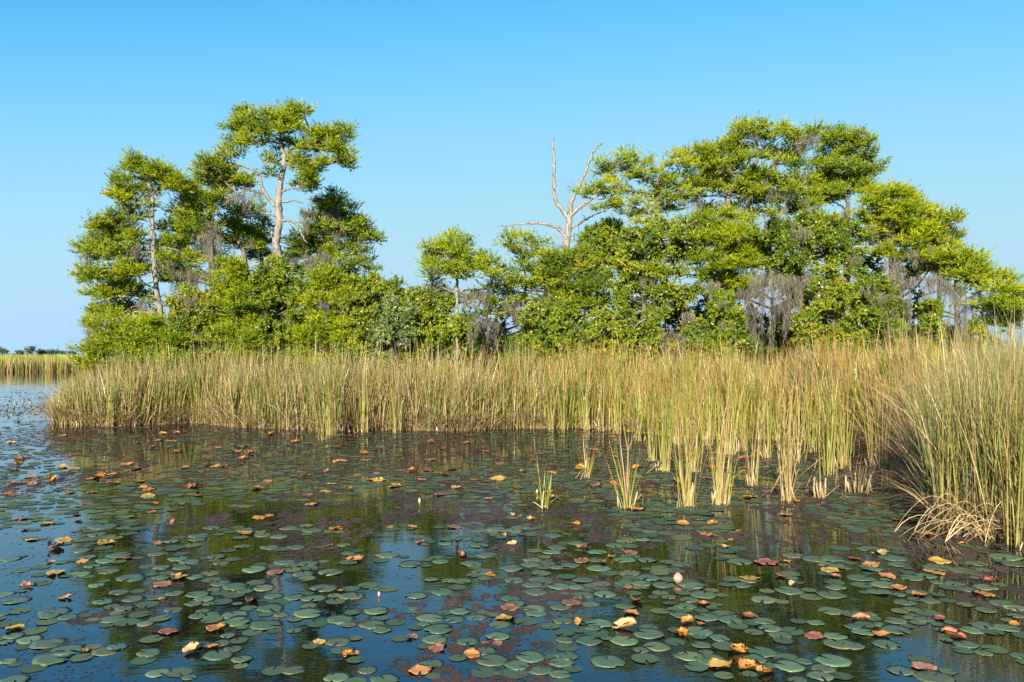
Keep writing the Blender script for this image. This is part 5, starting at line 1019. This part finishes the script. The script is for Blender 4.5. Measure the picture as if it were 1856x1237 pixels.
# far pads and floating weed: too many to count
PA = np.array(PADS)
def pixel_samples(n, ymin, ymax, yp):
    py = ymin + (ymax - ymin) * R.random(n) ** yp; px = R.uniform(-60, 1920, n)
    d = EYE * FPX / (py - HY); return (px - HX) / FPX * d, d, px, py
def far_pads():
    n = 9000
    x, y, px, py = pixel_samples(n, 716, 1000, .9)
    den = fbm(x * .55 + 3, y * .28 + 8, 3)
    lim = np.interp(py, [716, 780, 850, 930, 1000], [.52, .46, .44, .46, .56]) + np.where(px < 160, .10, 0)
    k = (den > lim) & ~inside(x, y) & (R.random(n) < np.interp(py, [716, 780, 940, 1000], [.35, .75, 1, .35])); x, y = x[k], y[k]
    r = R.uniform(.075, .135, len(x))
    # keep apart
    keep = []; grid = {}
    for i in range(len(x)):
        if len(PA) and ((PA[:, 0] - x[i]) ** 2 + (PA[:, 1] - y[i]) ** 2 < (PA[:, 2] * .9 + r[i] * .9) ** 2).any(): continue
        c = (int(x[i] // .3), int(y[i] // .3)); ok = True
        for a in (-1, 0, 1):
            for b in (-1, 0, 1):
                for j in grid.get((c[0] + a, c[1] + b), ()):
                    if (x[i] - x[j]) ** 2 + (y[i] - y[j]) ** 2 < ((r[i] + r[j]) * .82) ** 2: ok = False
        if ok: keep.append(i); grid.setdefault(c, []).append(i)
    x, y, r = x[keep], y[keep], r[keep]
    near = PA[(PA[:, 1] < 11.5)]; ex = []
    for _ in range(2600):
        b = near[R.integers(len(near))]; a_ = R.uniform(0, 6.28); q_ = R.uniform(.045, .10); dd = b[2] + q_ * R.uniform(.55, 1.1)
        nx_, ny_ = b[0] + dd * math.cos(a_), b[1] + dd * math.sin(a_)
        hit = ((near[:, 0] - nx_) ** 2 + (near[:, 1] - ny_) ** 2 < (near[:, 2] * .8 + q_ * .55) ** 2).any() or any((u[0] - nx_) ** 2 + (u[1] - ny_) ** 2 < (u[2] + q_) ** 2 * .7 for u in ex)
        if not hit and not inside(np.array([nx_]), np.array([ny_]))[0]: ex.append((nx_, ny_, q_))
        if len(ex) >= 330: break
    ex = np.array(ex); x, y, r = np.concatenate([x, ex[:, 0]]), np.concatenate([y, ex[:, 1]]), np.concatenate([r, ex[:, 2]])
    n = len(x); m = 15
    a = np.linspace(.15, 2 * np.pi - .15, m)[None] + R.uniform(0, 6.28, (n, 1))
    rr = r[:, None] * (1 + R.normal(0, .03, (n, m)))
    z0 = .0025 + .004 * R.random((n, 1)); tx, ty = R.normal(0, .012, (n, 1)), R.normal(0, .012, (n, 1))
    V = np.zeros((n, m + 1, 3)); V[:, 0, 0] = x; V[:, 0, 1] = y; V[:, 0, 2] = z0[:, 0]
    V[:, 1:, 0] = x[:, None] + rr * np.cos(a); V[:, 1:, 1] = y[:, None] + rr * np.sin(a); V[:, 1:, 2] = z0 + rr * (np.cos(a) * tx + np.sin(a) * ty)
    f0 = np.array([[0, i, i + 1] for i in range(1, m)])
    F = (np.arange(n)[:, None, None] * (m + 1) + f0).reshape(-1, 3)
    o = obj('lily_pads', mesh('lily_pads', V.reshape(-1, 3), F, M['farpad'], {'t': np.repeat(R.random(n), m + 1)})); print('far pads', n)
    tag(o, 'sheet of small distant green lily pads towards the reeds', 'lily pads', kind='stuff')
far_pads()
def weed():
    n = 3000000
    x, y, px, py = pixel_samples(n, 682, 1260, .75)
    den = fbm(x * .9 + 31, y * .45 + 12, 4) + .35 * (fbm(x * 5, y * 3, 2) - .5)
    lim = np.interp(py, [682, 720, 780, 860, 960, 1050, 1140, 1237], [.42, .45, .35, .37, .45, .56, .64, .68])
    lim = lim + np.interp(px, [0, 150, 330, 1200, 1500, 1856], [.07, .06, .01, 0, -.03, -.03])
    lim = lim + .14 * np.exp(-(((px - 760) / 130) ** 2 + ((py - 1010) / 60) ** 2)) + .10 * np.exp(-(((px - 900) / 230) ** 2 + ((py - 1150) / 70) ** 2)) + .08 * np.exp(-(((px - 1660) / 120) ** 2 + ((py - 1150) / 60) ** 2))
    fine = fbm(x * 16, y * 9, 3); p = np.clip(((den - lim) * 3.6 + .10) * np.clip((fine - .43) * 7, 0, 1.3), np.interp(px, [100, 300], [.003, .001]), .36)
    k = (R.random(n) < p) & ~inside(x, y); x, y, py = x[k], y[k], py[k]; n = min(len(x), 300000); x, y, py = x[:n], y[:n], py[:n]
    s = R.uniform(.004, .012, n) * (1 + y * .10) * np.interp(y, [6, 9, 14], [1, 1.3, 1.75])
    a = R.uniform(0, 6.28, n); el = R.uniform(.35, 1.0, n)
    off = np.array([(-1, -.7), (1, -.6), (.1, 1.1)])
    V = np.zeros((n, 3, 3))
    for i in range(3):
        u, v = off[i, 0] * s * R.uniform(.6, 1.2, n), off[i, 1] * s * el * R.uniform(.6, 1.2, n)
        V[:, i, 0] = x + u * np.cos(a) - v * np.sin(a); V[:, i, 1] = y + u * np.sin(a) + v * np.cos(a); V[:, i, 2] = .0012 + np.abs(R.normal(0, .0006, n))
    F = np.arange(n * 3).reshape(-1, 3)
    t = np.repeat(np.clip(fbm(x * 1.6, y * 1.6, 2) * .6 + R.random(n) * .45 - .05, 0, 1), 3)
    o = obj('floating_weed', mesh('floating_weed', V.reshape(-1, 3), F, M['weed'], {'t': t})); print('weed', n)
    tag(o, 'brown scum of floating weed flecks between the lily pads', 'water weed', kind='stuff')
weed()
# low mixed plants off the left tip of the bank
def low_plants():
    n = 1500
    px = R.uniform(0, 130, n); py = np.clip(R.normal(738, 14, n), 712, 765); d = EYE * FPX / (py - HY); x = (px - HX) / FPX * d
    c = np.where((R.random(n) < .5)[:, None], pick(np.array([(.20, .20, .04), (.15, .2, .04)]), n), pick(np.array([(.16, .08, .04), (.2, .13, .05)]), n))
    a = Acc(); a.add(blades(x, d, R.uniform(.03, .16, n) * (R.random(n) ** .8), R.uniform(.03, .1, n), R.uniform(0, 1.2, n), R.uniform(0, 1, n), R.uniform(0, 6.28, n), c, c, c, segs=2))
    o = obj('water_plants', a.mesh('water_plants', M['reed'])); tag(o, 'low red and green water plants off the left tip of the bank', 'water plants', kind='stuff')
low_plants()
print('tris', sum(len(m.polygons) for m in bpy.data.meshes))
